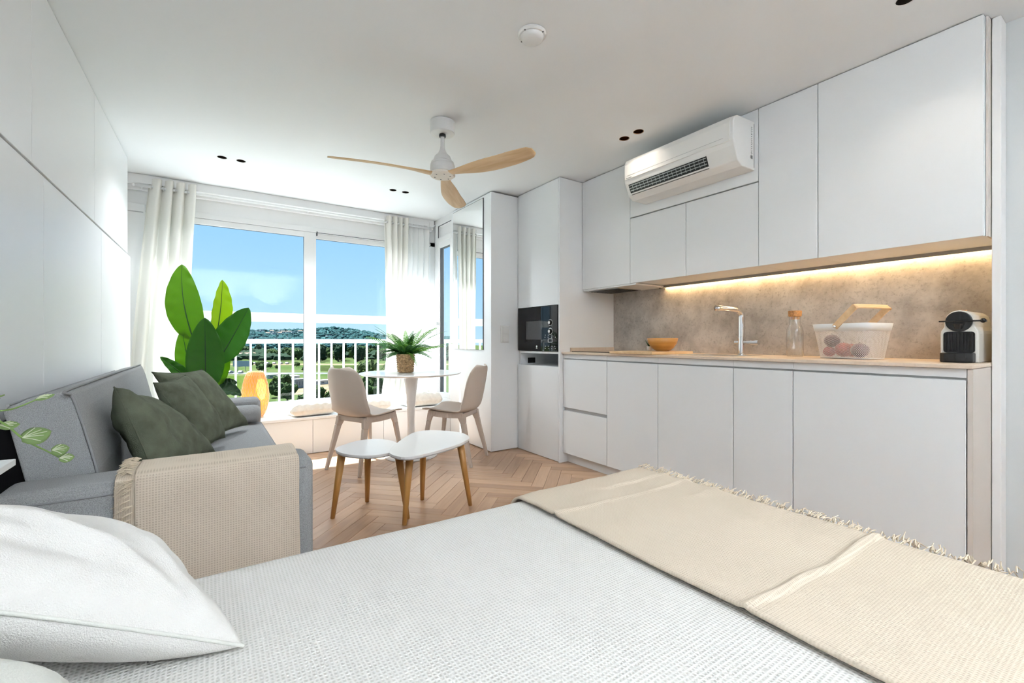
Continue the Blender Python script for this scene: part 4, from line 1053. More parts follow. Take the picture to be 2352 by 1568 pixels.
part('cover', MB().lathe([(0.0, -0.245), (0.035, -0.243), (0.055, -0.228), (0.064, -0.20), (0.064, 0.20), (0.058, 0.228), (0.038, 0.245), (0.010, 0.240), (0.0, 0.236)], (0.07, 3.722, 0.502), 28, cap0=False, cap1=False, axis='x'), 'sofa', bol, smooth=True)

GR = 'green cushions on the sofa'
pillow('green_cushion', 'nearest crumpled dark green cushion on the sofa, behind the throw', 'cushion', [(-0.285, 2.18, 0.855), (-0.275, 2.60, 0.760), (0.030, 2.64, 0.480), (-0.150, 2.11, 0.485)], 0.16, 'green', GR, wr=0.020, seed=1.3, n=40)
pillow('green_cushion', 'middle green cushion on the sofa with a lit top edge', 'cushion', [(-0.215, 2.72, 0.825), (-0.105, 3.02, 0.840), (0.080, 3.04, 0.475), (-0.02, 2.74, 0.475)], 0.13, 'green', GR, wr=0.012, seed=5.1, n=36)
pillow('green_cushion', 'farthest green cushion on the sofa, nearest the bolster', 'cushion', [(-0.245, 3.02, 0.860), (-0.030, 3.40, 0.845), (0.225, 3.49, 0.465), (0.0, 3.06, 0.465)], 0.13, 'green', GR, wr=0.012, seed=9.7, n=36)

# throw over the near arm
th = thing('sofa_throw', 'beige woven throw with fringed edge hanging over the sofa arm', 'throw', (0.03, 1.77, 0.10))
pth = catmull([(0, 2.01, 0.53), (0, 2.000, 0.597), (0, 1.975, 0.612), (0, 1.89, 0.616), (0, 1.80, 0.611), (0, 1.770, 0.585), (0, 1.766, 0.45), (0, 1.76, 0.28), (0, 1.755, 0.12)], 60)
def thr(x0, x1, off, sd):
    def fn(u, v):
        p = pth[min(60, int(round(v * 60)))]
        x_ = x0 + (x1 - x0) * u + 0.006 * nz(v * 5, sd) + (0.012 * v if u < .02 else 0)
        hang = smoothstep(0.55, 1.0, v)
        w_ = 0.008 * nz(x_ * 6, v * 5, sd) * hang + 0.004 * nz(x_ * 14, v * 9, sd + 3)
        return (x_, p.y - off - w_ * (1 if v > 0.4 else 0), p.z + (off + 0.5 * abs(w_) if v < 0.62 else 0))
    return MB().grid(fn, 44, 60)
part('cloth', thr(-0.190, 0.270, 0.006, 2.0), 'throw', th, smooth=True, solid=0.004)
part('folded_edge', thr(-0.232, -0.170, 0.001, 7.0), 'throw_bed', th, smooth=True, solid=0.004)
fr = MB(); random.seed(11)
for k in range(170):
    v = random.uniform(0.22, 0.97); p = pth[int(v * 60)]
    x_ = -0.192 + random.uniform(-0.004, 0.004); L = random.uniform(0.022, 0.042)
    o_ = -0.012
    if v < 0.55: q1 = Vector((x_ - L * 0.5, p.y + random.uniform(-.01, .01), p.z + 0.018)); q2 = Vector((x_ - L, p.y + random.uniform(-.016, .016), p.z + 0.012))
    else: q1 = Vector((x_ - L * 0.5, p.y - 0.019, p.z + random.uniform(-0.012, 0.0))); q2 = Vector((x_ - L, p.y - 0.014, p.z - random.uniform(0.004, 0.03)))
    q0 = Vector((x_, p.y - (0.012 if v > 0.5 else 0), p.z + (0.012 if v < 0.55 else 0)))
    fr.tube([q0, q1, q2], [0.0016, 0.0014, 0.0008], 4, cap=False)
part('fringe', fr, 'thread', th, kind='stuff', fix=False)

# ------------------------------------------------------------------ bed
BZ = 0.548
BY1, BX1 = 1.135, 1.335
bd = thing('bed', 'double bed with a white waffle bedspread', 'bed', (0.4, 0.35, 0))
part('base', MB().box(-0.52, 1.28, -0.42, 1.08, 0.05, 0.28), 'pillow2', bd, bev=0.01)
part('mattress', MB().box(-0.53, 1.30, -0.44, 1.10, 0.28, 0.53), 'pillow', bd, bev=0.05, seg=4)
for x in (-0.42, 1.18):
    for y in (-0.32, 0.98): part('leg', MB().box(x - 0.03, x + 0.03, y - 0.03, y + 0.03, 0, 0.05), 'black', bd)
def edge_round(d, R, off):
    """path of a cloth lying off above a rounded edge: d<0 on top (distance to edge), d>0 down the side"""
    if d <= -R: return d, 0.0
    a = (d + R) / R
    if a < math.pi / 2: return -R + (R + off) * math.sin(a), -R + (R + off) * math.cos(a) - off
    return off, -R - off - (a - math.pi / 2) * R
def spread(off, x0, x1e, y0e, y1, ext_x, ext_y, nx=80, ny=80, ridges=(), R=0.05):
    def fn(u, v):
        X = x0 + (x1e + ext_x - x0) * u; Y = y0e + (y1 + ext_y - y0e) * v
        ox, zx = edge_round(X - x1e, R, off); oy, zy = edge_round(Y - y1, R, off)
        xx = x1e + ox; yy = y1 + oy
        top = smoothstep(-0.03, 0.0, zx) * smoothstep(-0.03, 0.0, zy)
        w_ = 0.004 * (nz(X * 3, Y * 3, 4.0) + 0.5 * nz(X * 8, Y * 4, 6.0)) * top
        if off: w_ += 0.004 * top * (1 + nz(X * 5, Y * 3, 14.0) + nz(X * 11, Y * 6, 17.0))
        for (a, b, c_, hgt, wd) in ridges:
            yl = a + b * (X - 0.8) + 0.012 * nz(X * 9, c_)
            w_ += hgt * math.exp(-((Y - yl) / wd) ** 2) * top * smoothstep(c_, c_ + 0.15, X)
        if zx < -R * 0.9: xx += 0.010 * nz(Y * 5, X * 2, 3.0)
        if zy < -R * 0.9: yy += 0.010 * nz(X * 5, Y * 2, 3.0)
        return (xx, yy, BZ + off + zx + zy + w_)
    return MB().grid(fn, nx, ny)
part('bedspread', spread(0.0, -0.53, BX1, -0.46, BY1, 0.40, 0.40, 90, 90), 'spread', bd, smooth=True, solid=0.006)
bt = thing('bed_throw', 'cream woven throw with frayed edge across the foot of the bed', 'throw', (1.07, 0.35, BZ))
part('cloth', spread(0.012, 0.762, BX1, -0.46, BY1, 0.02, 0.22, 60, 340,
     ridges=((0.415, -0.03, 0.70, 0.010, 0.006), (0.925, -0.04, 0.62, 0.006, 0.007), (1.02, -0.05, 0.95, 0.006, 0.008), (0.80, 0.02, 1.05, 0.005, 0.010))), 'throw_bed', bt, smooth=True, solid=0.007)
fr = MB(); random.seed(21)
for k in range(420):
    y_ = random.uniform(-0.1, 1.12); x_ = BX1 - random.uniform(0.0, 0.02)
    z_ = BZ + 0.016 + random.uniform(-0.006, 0.004)
    q0 = Vector((x_ - 0.012, y_, z_)); q1 = q0 + Vector((0.018, random.uniform(-.006, .006), random.uniform(0.0, 0.007))); q2 = q1 + Vector((random.uniform(0.006, .016), random.uniform(-.008, .008), random.uniform(-0.018, 0.006)))
    fr.tube([q0, q1, q2], [0.0016, 0.0015, 0.0008], 4, cap=False)
part('fringe', fr, 'thread', bt, kind='stuff', fix=False)

pillow('bed_pillow', 'plump white pillow propped at the head of the bed', 'pillow', [(0.045, 0.800, 0.560), (-0.105, 1.11, 0.570), (-0.46, 1.14, 0.725), (-0.37, 0.72, 0.820)], 0.19, 'pillow', 'bed pillows', seam_m='pillow2', wr=0.010, seed=3.3, n=80, pinch=0.08, flat_back=0.75, folds=((-0.85, -0.6, -0.1, 0.75, 0.012, 0.06), (-0.9, -0.75, 0.1, -0.2, 0.010, 0.07), (-0.75, -0.3, -0.55, 0.85, -0.008, 0.08), (-0.2, -0.9, 0.3, -0.1, 0.010, 0.09)))
pillow('bed_pillow', 'ivory pillow in the near corner below the white one', 'pillow', [(-0.04, 0.43, 0.645), (-0.11, 0.61, 0.680), (-0.46, 0.64, 0.79), (-0.43, 0.25, 0.79)], 0.16, 'pillow2', 'bed pillows', wr=0.008, seed=6.3, n=30, flat_back=0.7)

pillow('bed_pillow', 'flat ivory pillow lying under the propped ivory one', 'pillow', [(0.0, 0.20, 0.590), (-0.02, 0.62, 0.590), (-0.47, 0.62, 0.600), (-0.47, 0.18, 0.600)], 0.06, 'pillow2', 'bed pillows', wr=0.004, seed=2.3, n=24)

# ------------------------------------------------------------------ bedside shelf + trailing plant
sh = thing('bedside_shelf', 'white bedside shelf corner at the left edge by the plant', 'shelf', (-0.46, 1.35, 0.73))
part('shelf_board', MB().box(-0.545, -0.372, 1.20, 1.52, 0.735, 0.750), 'cab', sh, bev=0.001)
part('bracket', MB().box(-0.555, -0.54, 1.24, 1.48, 0.66, 0.735), 'cab', sh)
vp = thing('trailing_plant', 'small trailing begonia with veined leaves in a white pot', 'potted plant', (-0.475, 1.43, 0.75))
part('pot', MB().lathe([(0.0, 0.001), (0.035, 0.001), (0.048, 0.080), (0.044, 0.080), (0.040, 0.068), (0, 0.068)], (-0.475, 1.44, 0.75), 24, cap0=False, cap1=False), 'ceramic', vp, smooth=True)
part('soil', MB().lathe([(0.0, 0.07), (0.040, 0.068)], (-0.475, 1.44, 0.75), 20, cap0=False, cap1=False), 'soil', vp)
random.seed(9)
stems = [[(-0.455, 1.45, 0.82), (-0.40, 1.50, 0.845), (-0.36, 1.53, 0.79), (-0.32, 1.535, 0.755), (-0.295, 1.53, 0.735)],
         [(-0.455, 1.45, 0.82), (-0.42, 1.50, 0.86), (-0.38, 1.53, 0.865), (-0.34, 1.545, 0.885)],
         [(-0.46, 1.46, 0.82), (-0.42, 1.50, 0.88), (-0.39, 1.52, 0.90)]]
for st in stems: part('stem', MB().tube(catmull(st, 14), [0.0028 - 0.0001 * k for k in range(15)], 6), 'stem', vp, smooth=True)
def small_leaf(c, ax, nr, L, W, m):
    c = Vector(c); ax = Vector(ax).normalized(); nr = Vector(nr); nr = (nr - ax * nr.dot(ax)).normalized(); sd_ = ax.cross(nr)
    def fn(u, v):
        t = v; wv = W * math.sin(math.pi * min(1, t * 0.93 + 0.07)) ** 0.7; a = (u * 2 - 1)
        return c + ax * (L * t) + sd_ * (a * wv) + nr * (-0.25 * wv * a * a + 0.10 * L * math.sin(t * 2.5))
    o = part('leaf', MB().grid(fn, 6, 8), m, vp, smooth=True, solid=0.0008)
    mb = MB()
    for s in (-1, -0.5, 0, 0.5, 1):
        p0 = Vector(fn(0.5, 0.05)); p1 = Vector(fn(0.5 + s * 0.42, 0.55 + 0.3 * (1 - abs(s))))
        mb.tube([p0 + nr * 0.0012, p0.lerp(p1, .5) + nr * 0.003, p1 + nr * 0.0012], 0.0011, 5)
    part('veins', mb, 'begonia_vein', o)
small_leaf((-0.365, 1.525, 0.795), (0.8, 0.35, 0.12), (-0.1, -0.75, 0.65), 0.052, 0.026, 'begonia')
small_leaf((-0.316, 1.535, 0.758), (0.8, 0.2, 0.0), (-0.1, -0.75, 0.65), 0.032, 0.017, 'begonia')
small_leaf((-0.302, 1.53, 0.738), (0.8, 0.2, -0.05), (-0.1, -0.75, 0.65), 0.028, 0.013, 'begonia')
small_leaf((-0.345, 1.545, 0.883), (0.8, 0.3, 0.2), (-0.1, -0.4, 0.9), 0.034, 0.012, 'begonia')
small_leaf((-0.40, 1.515, 0.83), (0.7, 0.2, -0.05), (0, -0.6, 0.7), 0.035, 0.014, 'begonia')
small_leaf((-0.44, 1.49, 0.885), (0.85, 0.2, 0.10), (0, -0.3, 0.9), 0.05, 0.008, 'begonia')
small_leaf((-0.44, 1.49, 0.845), (0.85, 0.15, 0.03), (0, -0.3, 0.9), 0.05, 0.010, 'begonia')

# ------------------------------------------------------------------ dining chairs
def make_chair(name, label):
    t = thing(name, label, 'chair', (0, 0, 0), 'dining chairs')
    prof = catmull([(0.215, 0, 0.437), (0.15, 0, 0.444), (0.04, 0, 0.436), (-0.08, 0, 0.428), (-0.155, 0, 0.437), (-0.195, 0, 0.475), (-0.217, 0, 0.54), (-0.240, 0, 0.65), (-0.262, 0, 0.75), (-0.275, 0, 0.812)], 48)
    def half(t_):
        a = 0.205 + 0.022 * smoothstep(0, 0.35, t_) - 0.012 * smoothstep(0.45, 0.75, t_)
        if t_ < 0.06: a *= 0.90 + 0.10 * math.sqrt(max(0, 1 - ((0.06 - t_) / 0.06) ** 2))
        if t_ > 0.72: a *= math.sqrt(max(0.0, 1 - ((t_ - 0.72) / 0.30) ** 2.4)) * 0.94 + 0.06
        return a
    def fn(u, v):
        p = prof[int(round(v * 48))]; a = u * 2 - 1; h_ = half(v)
        q_ = prof[min(48, int(round(v * 48)) + 1)] - prof[max(0, int(round(v * 48)) - 1)]
        tx, tz = q_.x, q_.z; L = math.hypot(tx, tz); nx_, nz_ = tz / L, -tx / L    # normal pointing up / forward
        lift = (0.022 + 0.035 * smoothstep(0.35, 0.6, v) - 0.012 * smoothstep(0.8, 1, v)) * abs(a) ** 2.4
        return (p.x + nx_ * lift, a * h_, p.z + nz_ * lift)
    part('shell', MB().grid(fn, 20, 48), 'chair', t, smooth=True, solid=0.011)
    # frame: rim under the seat + legs
    for s in (-1, 1):
        path = catmull([(0.165, s * 0.150, 0.424), (0.10, s * 0.168, 0.418), (-0.02, s * 0.172, 0.412), (-0.13, s * 0.160, 0.414)], 12)
        mb = MB()
        for a, b in zip(path[:-1], path[1:]): mb.beam(a, b, 0.034, 0.046)
        part('side_rail', mb, 'chair', t)
        part('leg', MB().beam((0.158, s * 0.148, 0.415), (0.170, s * 0.160, 0.355), 0.048, 0.034, 0.036, 0.030, up=(0, 1, 0)).beam((0.170, s * 0.160, 0.355), (0.222, s * 0.197, 0.0), 0.036, 0.030, 0.022, 0.020, up=(0, 1, 0)), 'chair', t, bev=0.004)
        part('leg', MB().beam((-0.120, s * 0.150, 0.410), (-0.140, s * 0.160, 0.345), 0.070, 0.034, 0.046, 0.030, up=(0, 1, 0)).beam((-0.140, s * 0.160, 0.345), (-0.222, s * 0.197, 0.0), 0.046, 0.030, 0.024, 0.020, up=(0, 1, 0)), 'chair', t, bev=0.004)
    for xx, zz in ((-0.125, 0.408), (0.16, 0.420)):
        part('cross_rail', MB().beam((xx, -0.16, zz), (xx, 0.16, zz), 0.040, 0.040), 'chair', t, bev=0.004)
    return t
ch = make_chair('dining_chair', 'beige moulded dining chair left of the round table')
ch2 = copy_tree(ch); ch2['label'] = 'beige moulded dining chair right of the round table, by the mirror'
ch.location = (1.063, 3.716, 0); ch.rotation_euler = (0, 0, math.radians(24))
ch2.location = (1.768, 3.505, 0); ch2.rotation_euler = (0, 0, math.radians(130))

# round table
tx_, ty_ = 1.505, 3.855
dt = thing('round_table', 'round white pedestal dining table between two beige chairs', 'table', (tx_, ty_, 0))
part('tabletop', MB().lathe([(0.0, 0.716), (0.36, 0.717), (0.425, 0.726), (0.444, 0.735), (0.444, 0.739), (0.441, 0.741), (0.0, 0.741)], (tx_, ty_, 0), 64, cap0=False, cap1=False), 'table_white', dt)
part('pedestal', MB().lathe([(0.232, 0.0), (0.234, 0.006), (0.20, 0.014), (0.12, 0.024), (0.07, 0.045), (0.045, 0.085), (0.034, 0.16), (0.031, 0.26), (0.034, 0.38), (0.042, 0.52), (0.056, 0.64), (0.066, 0.716)], (tx_, ty_, 0), 48), 'table_white', dt, smooth=True)

# fern
px_, py_ = 1.462, 3.875
fe = thing('potted_fern', 'bushy green fern in a woven basket pot on the round table', 'potted plant', (px_, py_, 0.741))
part('pot', MB().lathe([(0.0, 0.0), (0.055, 0.0), (0.064, 0.010), (0.070, 0.06), (0.078, 0.155), (0.079, 0.165), (0.075, 0.165), (0.070, 0.14), (0.0, 0.14)], (px_, py_, 0.7415), 40, cap0=False, cap1=False), 'rattan', fe, smooth=True)
wv = MB()
for k in range(8):
    z_ = 0.012 + k * 0.0195; r_ = 0.0655 + 0.0135 * z_ / 0.16
    pts = [(px_ + (r_ + 0.0018 * math.sin(j * 0.785 * 3 + k * 3.14)) * math.cos(2 * math.pi * j / 48), py_ + (r_ + 0.0018 * math.sin(j * 2.356 + k * 3.14)) * math.sin(2 * math.pi * j / 48), 0.7415 + z_ + 0.004 * math.sin(j * 2.356 + k * 1.57)) for j in range(49)]
    wv.tube(pts, 0.0052, 6, cap=False)
part('weave', wv, 'rattan', fe, smooth=True)
part('soil', MB().lathe([(0.0, 0.148), (0.072, 0.146)], (px_, py_, 0.7415), 24, cap0=False, cap1=False), 'soil', fe)
random.seed(17)
right = Vector((math.cos(math.radians(-33.9)), math.sin(math.radians(-33.9)), 0))
def frond(az, L, up, droop, m, rot_=0.0):
    d = Vector((math.cos(az), math.sin(az), 0)); base_ = Vector((px_, py_, 0.7415 + 0.14)) + d * 0.025
    N = 30; P = []; L = L * 1.2
    for i in range(N + 1):
        f = i / N; P.append(base_ + d * (L * f * (0.55 + 0.45 * f if up > 0.7 else 1)) + Vector((0, 0, up * L * f - droop * L * f * f)))
    mb = MB().tube(P, [0.0018 - 0.0013 * i / N for i in range(N + 1)], 5)
    side = d.cross(Vector((0, 0, 1))).normalized()
    side = (side * math.cos(rot_) + Vector((0, 0, 1)) * math.sin(rot_)).normalized()
    for i in range(2, N):
        f = i / N; tg = (P[i + 1] - P[i - 1]).normalized(); ll = 0.030 * math.sin(math.pi * (0.12 + 0.85 * f)) ** 0.8
        for s in (-1, 1):
            o_ = (side * s + tg * 0.35).normalized(); nrm_ = o_.cross(tg).normalized()
            dn = Vector((0, 0, -1)) * ll * random.uniform(0.05, 0.4)
            a = P[i]; wd = tg * 0.0055
            mb.add([a - wd * 0.6, a + o_ * ll * 0.5 - wd + dn * 0.3, a + o_ * ll + dn, a + o_ * ll * 0.5 + wd + dn * 0.3, a + wd * 0.6, a + o_ * ll * 0.5 + dn * 0.3 + nrm_ * 0.0015],
                   [(0, 1, 5), (1, 2, 5), (2, 3, 5), (3, 4, 5), (4, 0, 5)])
    part('frond', mb, m, fe, fix=False)
camr = math.radians(-33.9)
specs = [(camr + 0.05, 0.33, 0.55, 0.25), (camr + 0.35, 0.30, 0.95, 0.30), (camr + 0.7, 0.22, 1.1, 0.2), (camr + 1.2, 0.2, 1.25, 0.2), (camr + 3.1, 0.29, 0.75, 0.25), (camr + 2.8, 0.26, 1.15, 0.25),
         (camr + 2.4, 0.24, 1.1, 0.35), (camr - 2.7, 0.24, 0.9, 0.5), (camr - 2.2, 0.2, 1.1, 0.5), (camr - 1.6, 0.18, 1.1, 0.6), (camr - 1.1, 0.2, 1.0, 0.6), (camr - 0.6, 0.22, 0.9, 0.5), (camr - 0.25, 0.3, 0.6, 0.35)]
for k, s_ in enumerate(specs): frond(*s_, 'fern_a' if k % 3 else 'fern_b', random.uniform(-.6, .6))
for k in range(48):
    frond(random.uniform(0, 6.28), random.uniform(0.12, 0.27), random.uniform(0.7, 1.4), random.uniform(0.3, 1.0), random.choice(['fern_a', 'fern_a', 'fern_b']), random.uniform(-.6, .6))

# ------------------------------------------------------------------ coffee tables
def smooth_poly(pts, n=48):
    m = len(pts); out = []
    for k in range(n):
        t = k / n * m; i = int(t) % m; f = t - int(t)
        p0, p1, p2, p3 = (Vector((*pts[(i + j) % m], 0)) for j in (-1, 0, 1, 2))
        v = 0.5 * ((2 * p1) + (p2 - p0) * f + (2 * p0 - 5 * p1 + 4 * p2 - p3) * f * f + (3 * p1 - p0 - 3 * p2 + p3) * f ** 3)
        out.append((v.x, v.y))
    return out
def coffee(label, poly, zt, legs):
    c = (sum(p[0] for p in poly) / len(poly), sum(p[1] for p in poly) / len(poly))
    t = thing('coffee_table', label, 'coffee table', (c[0], c[1], 0), 'pair of small coffee tables')
    sp2 = smooth_poly(poly)
    part('tabletop', MB().prism(sp2, zt - 0.014, zt), 'table_white', t, bev=0.002)
    part('edge_band', MB().prism([(c[0] + (x - c[0]) * 0.985, c[1] + (y - c[1]) * 0.985) for x, y in sp2], zt - 0.0195, zt - 0.0142), 'table_edge', t)
    for (x, y) in legs:
        tp = Vector((x + (c[0] - x) * 0.26, y + (c[1] - y) * 0.26, zt - 0.0195))
        part('leg', MB().tube([Vector((x, y, 0)), Vector((x, y, 0)).lerp(tp, 0.5), tp], [0.0125, 0.018, 0.0235], 14), 'leg_oak', t, smooth=True)
    return t
coffee('lower white coffee table on oak legs, nearer the sofa', [(0.600, 2.69), (0.685, 2.79), (0.80, 2.845), (0.90, 2.80), (0.945, 2.68), (0.92, 2.53), (0.84, 2.44), (0.72, 2.435), (0.622, 2.54)], 0.41, [(0.596, 2.742), (0.841, 2.905), (0.955, 2.50)])
coffee('higher white coffee table on oak legs, farther from the sofa', [(0.80, 2.36), (0.875, 2.49), (1.02, 2.68), (1.13, 2.775), (1.235, 2.75), (1.34, 2.60), (1.33, 2.45), (1.26, 2.36), (1.13, 2.275), (0.915, 2.195), (0.825, 2.20), (0.79, 2.28)], 0.437, [(0.906, 2.42), (1.145, 2.74), (1.355, 2.481)])

# ------------------------------------------------------------------ bench cushions
def seat_pad(label, c, a, b, ang, T, seed):
    t = thing('seat_cushion', label, 'cushion', (c[0], c[1], 0.334), 'cushions on the window bench')
    R_ = Matrix.Rotation(ang, 3, 'Z')
    def surf(side):
        def fn(u, v):
            x, y = u * 2 - 1, v * 2 - 1
            h = (max(0, 1 - x ** 6) * max(0, 1 - y ** 6)) ** 0.45
            tuft = 0
            for qx in (-0.45, 0.45):
                for qy in (-0.45, 0.45): tuft += math.exp(-((x - qx) ** 2 + (y - qy) ** 2) / 0.035)
            h2 = h * (1 - 0.42 * tuft)
            rip = 0.012 * math.sin(17 * x + 3 * nz(y * 3, seed)) * (abs(y) ** 3) + 0.012 * math.sin(16 * y + 2) * abs(x) ** 3
            p = R_ @ Vector((x * a * (1 - 0.05 * (1 - abs(y)) ), y * b * (1 - 0.05 * (1 - abs(x))), 0))
            z = 0.336 + T * 0.42 + (T * 0.58 * h2 + rip * h + 0.006 * nz(x * 3 + seed, y * 3)) if side > 0 else 0.336 + T * 0.42 * (1 - h)
            return (c[0] + p.x, c[1] + p.y, z)
        return fn
    o = part('cover', MB().grid(surf(1), 32, 32).grid(surf(-1), 32, 32), 'seatpad', t); weld(o, 0.0008)
    for qx in (-0.45, 0.45):
        for qy in (-0.45, 0.45):
            p = R_ @ Vector((qx * a, qy * b, 0)); part('tuft', MB().sphere((c[0] + p.x, c[1] + p.y, 0.336 + T * 0.73), 0.007, 8, 6), 'seatpad', t, smooth=True)
seat_pad('tufted cream seat cushion on the bench below the window mullion', (0.80, 4.575), 0.215, 0.160, 0.08, 0.135, 1.0)
seat_pad('tufted cream seat cushion on the bench behind the left chair', (1.33, 4.575), 0.20, 0.160, -0.06, 0.12, 4.0)
seat_pad('tufted cream seat cushion on the bench under the right curtain', (1.875, 4.575), 0.205, 0.160, 0.03, 0.15, 7.0)

# ------------------------------------------------------------------ bamboo lamp on the bench
lx, ly = 0.352, 4.66
lm = thing('bamboo_lamp', 'glowing woven bamboo table lamp on the bench beside the plant', 'lamp', (lx, ly, 0.335))
shade = [(0.066, 0.012), (0.092, 0.07), (0.108, 0.15), (0.110, 0.21), (0.100, 0.29), (0.085, 0.355), (0.066, 0.402), (0.058, 0.412), (0.048, 0.414)]
shade = [(max(0.04, v.x), v.y) for v in catmull([(r, z, 0) for r, z in shade], 30)]
part('shade_liner', MB().lathe([(r - 0.003, z) for r, z in shade], (lx, ly, 0.335), 40, cap0=False, cap1=False), 'lamp_shade', lm, smooth=True)
wv = MB()
for s in (-1, 1):
    for k in range(26):
        pts = []
        for i in range(0, 31, 2):
            r, z = shade[i]; a = 2 * math.pi * k / 26 + s * i * 0.055
            pts.append((lx + r * math.cos(a), ly + r * math.sin(a), 0.335 + z))
        wv.tube(pts, 0.0022, 4, cap=False)
part('weave', wv, 'bamboo', lm)
part('base', MB().lathe([(0.064, 0.001), (0.068, 0.012), (0.02, 0.016)], (lx, ly, 0.335), 24), 'bamboo', lm)
part('bulb', MB().sphere((lx, ly, 0.335 + 0.16), 0.028, 16, 10), 'bulb', lm, smooth=True)

# ------------------------------------------------------------------ big-leaf plant
bpx, bpy_ = 0.02, 4.20
bp = thing('bird_of_paradise_plant', 'tall plant with large paddle leaves behind the sofa', 'potted plant', (bpx, bpy_, 0))
part('pot', MB().lathe([(0.0, 0.002), (0.115, 0.002), (0.145, 0.27), (0.150, 0.28), (0.140, 0.28), (0.132, 0.24), (0, 0.24)], (bpx, bpy_, 0), 32, cap0=False, cap1=False), 'pot_dark', bp, smooth=True)
part('soil', MB().lathe([(0.0, 0.255), (0.134, 0.25)], (bpx, bpy_, 0), 24, cap0=False, cap1=False), 'soil', bp)
def big_leaf(base_, tip, W, face, m, fold=0.25, curl=0.05, tipsharp=0.9, bend=(0, 0, 0)):
    b0 = Vector(base_); t0 = Vector(tip); ax = t0 - b0; L = ax.length; ax.normalize()
    f_ = Vector(face); nr = (f_ - ax * f_.dot(ax)).normalized(); sd_ = ax.cross(nr).normalized()
    bd_ = Vector(bend)
    def spine(t): return b0 + ax * (L * t) + nr * (curl * math.sin(t * math.pi) * L) + bd_ * (math.sin(t * math.pi) )
    def wdt(t): return W / 2 * (max(0, math.sin(math.pi * (0.03 + 0.97 * t) ** 0.85)) ** 0.62) * (1 - 0.12 * t)
    def fn(u, v):
        a = u * 2 - 1; w_ = wdt(v)
        ruf = 0.004 * math.sin(v * 34 + a * 3) * abs(a)
        return spine(v) + sd_ * (a * w_ * math.cos(fold * abs(a))) + nr * (abs(a) * w_ * math.sin(fold) + ruf)
    o = part('leaf', MB().grid(fn, 14, 36), m, bp, smooth=True, solid=0.0012, fix=False)
    uvl = o.data.uv_layers.new(name='UVMap')
    for poly in o.data.polygons:
        for li, vi in zip(poly.loop_indices, poly.vertices):
            j, i = divmod(vi, 15); uvl.data[li].uv = (i / 14, j / 36 + 0.25 * abs(i / 7 - 1))
    part('midrib', MB().tube([spine(t / 16) + nr * 0.001 for t in range(17)], [0.0055 - 0.0003 * t for t in range(17)], 7), 'rib', o, smooth=True)
    r0 = Vector((bpx + random.uniform(-.05, .05), bpy_ + random.uniform(-.05, .05), 0.25))
    part('stalk', MB().tube(catmull([r0, r0.lerp(b0, 0.5) + Vector((0, 0, 0.08)), b0 - ax * 0.03, b0 + ax * 0.02], 14), [0.011 - 0.0004 * t for t in range(15)], 8), 'stem', bp, smooth=True)
cf_ = Vector((-0.25, -1, 0.1))
big_leaf((-0.095, 4.24, 1.035), (-0.165, 4.22, 1.60), 0.245, (-0.15, -1, 0.1), 'leaf_light', 0.15, 0.04, bend=(-0.02, 0, 0))
big_leaf((0.055, 4.30, 1.06), (0.095, 4.28, 1.51), 0.185, (0.55, -0.9, 0), 'leaf_yellow', 0.35, 0.03)
big_leaf((0.06, 4.14, 0.86), (0.265, 4.12, 1.285), 0.265, (-0.35, -1, 0.25), 'leaf_mid', 0.30, -0.03)
big_leaf((-0.015, 4.08, 0.66), (-0.020, 4.06, 1.195), 0.265, (0.0, -1, 0.0), 'leaf_mid', 0.32, 0.02)
big_leaf((-0.10, 4.22, 0.70), (-0.165, 4.24, 1.10), 0.17, (0.1, -1, 0.0), 'leaf_light', 0.2, 0.02)
big_leaf((-0.09, 4.14, 0.70), (-0.285, 4.10, 0.91), 0.10, (0.2, -1, 0.3), 'leaf_mid', 0.3, 0.03)
big_leaf((0.045, 4.18, 0.68), (0.115, 4.18, 1.01), 0.17, (-0.3, -1, 0.1), 'leaf_light', 0.25, 0.03)
big_leaf((0.04, 4.14, 0.64), (0.215, 4.08, 0.60), 0.15, (0.1, -0.75, 0.9), 'leaf_dark', 0.3, 0.16)
big_leaf((0.08, 4.16, 0.66), (0.19, 4.16, 0.70), 0.11, (0.2, -0.8, 0.6), 'leaf_dark', 0.3, 0.10)

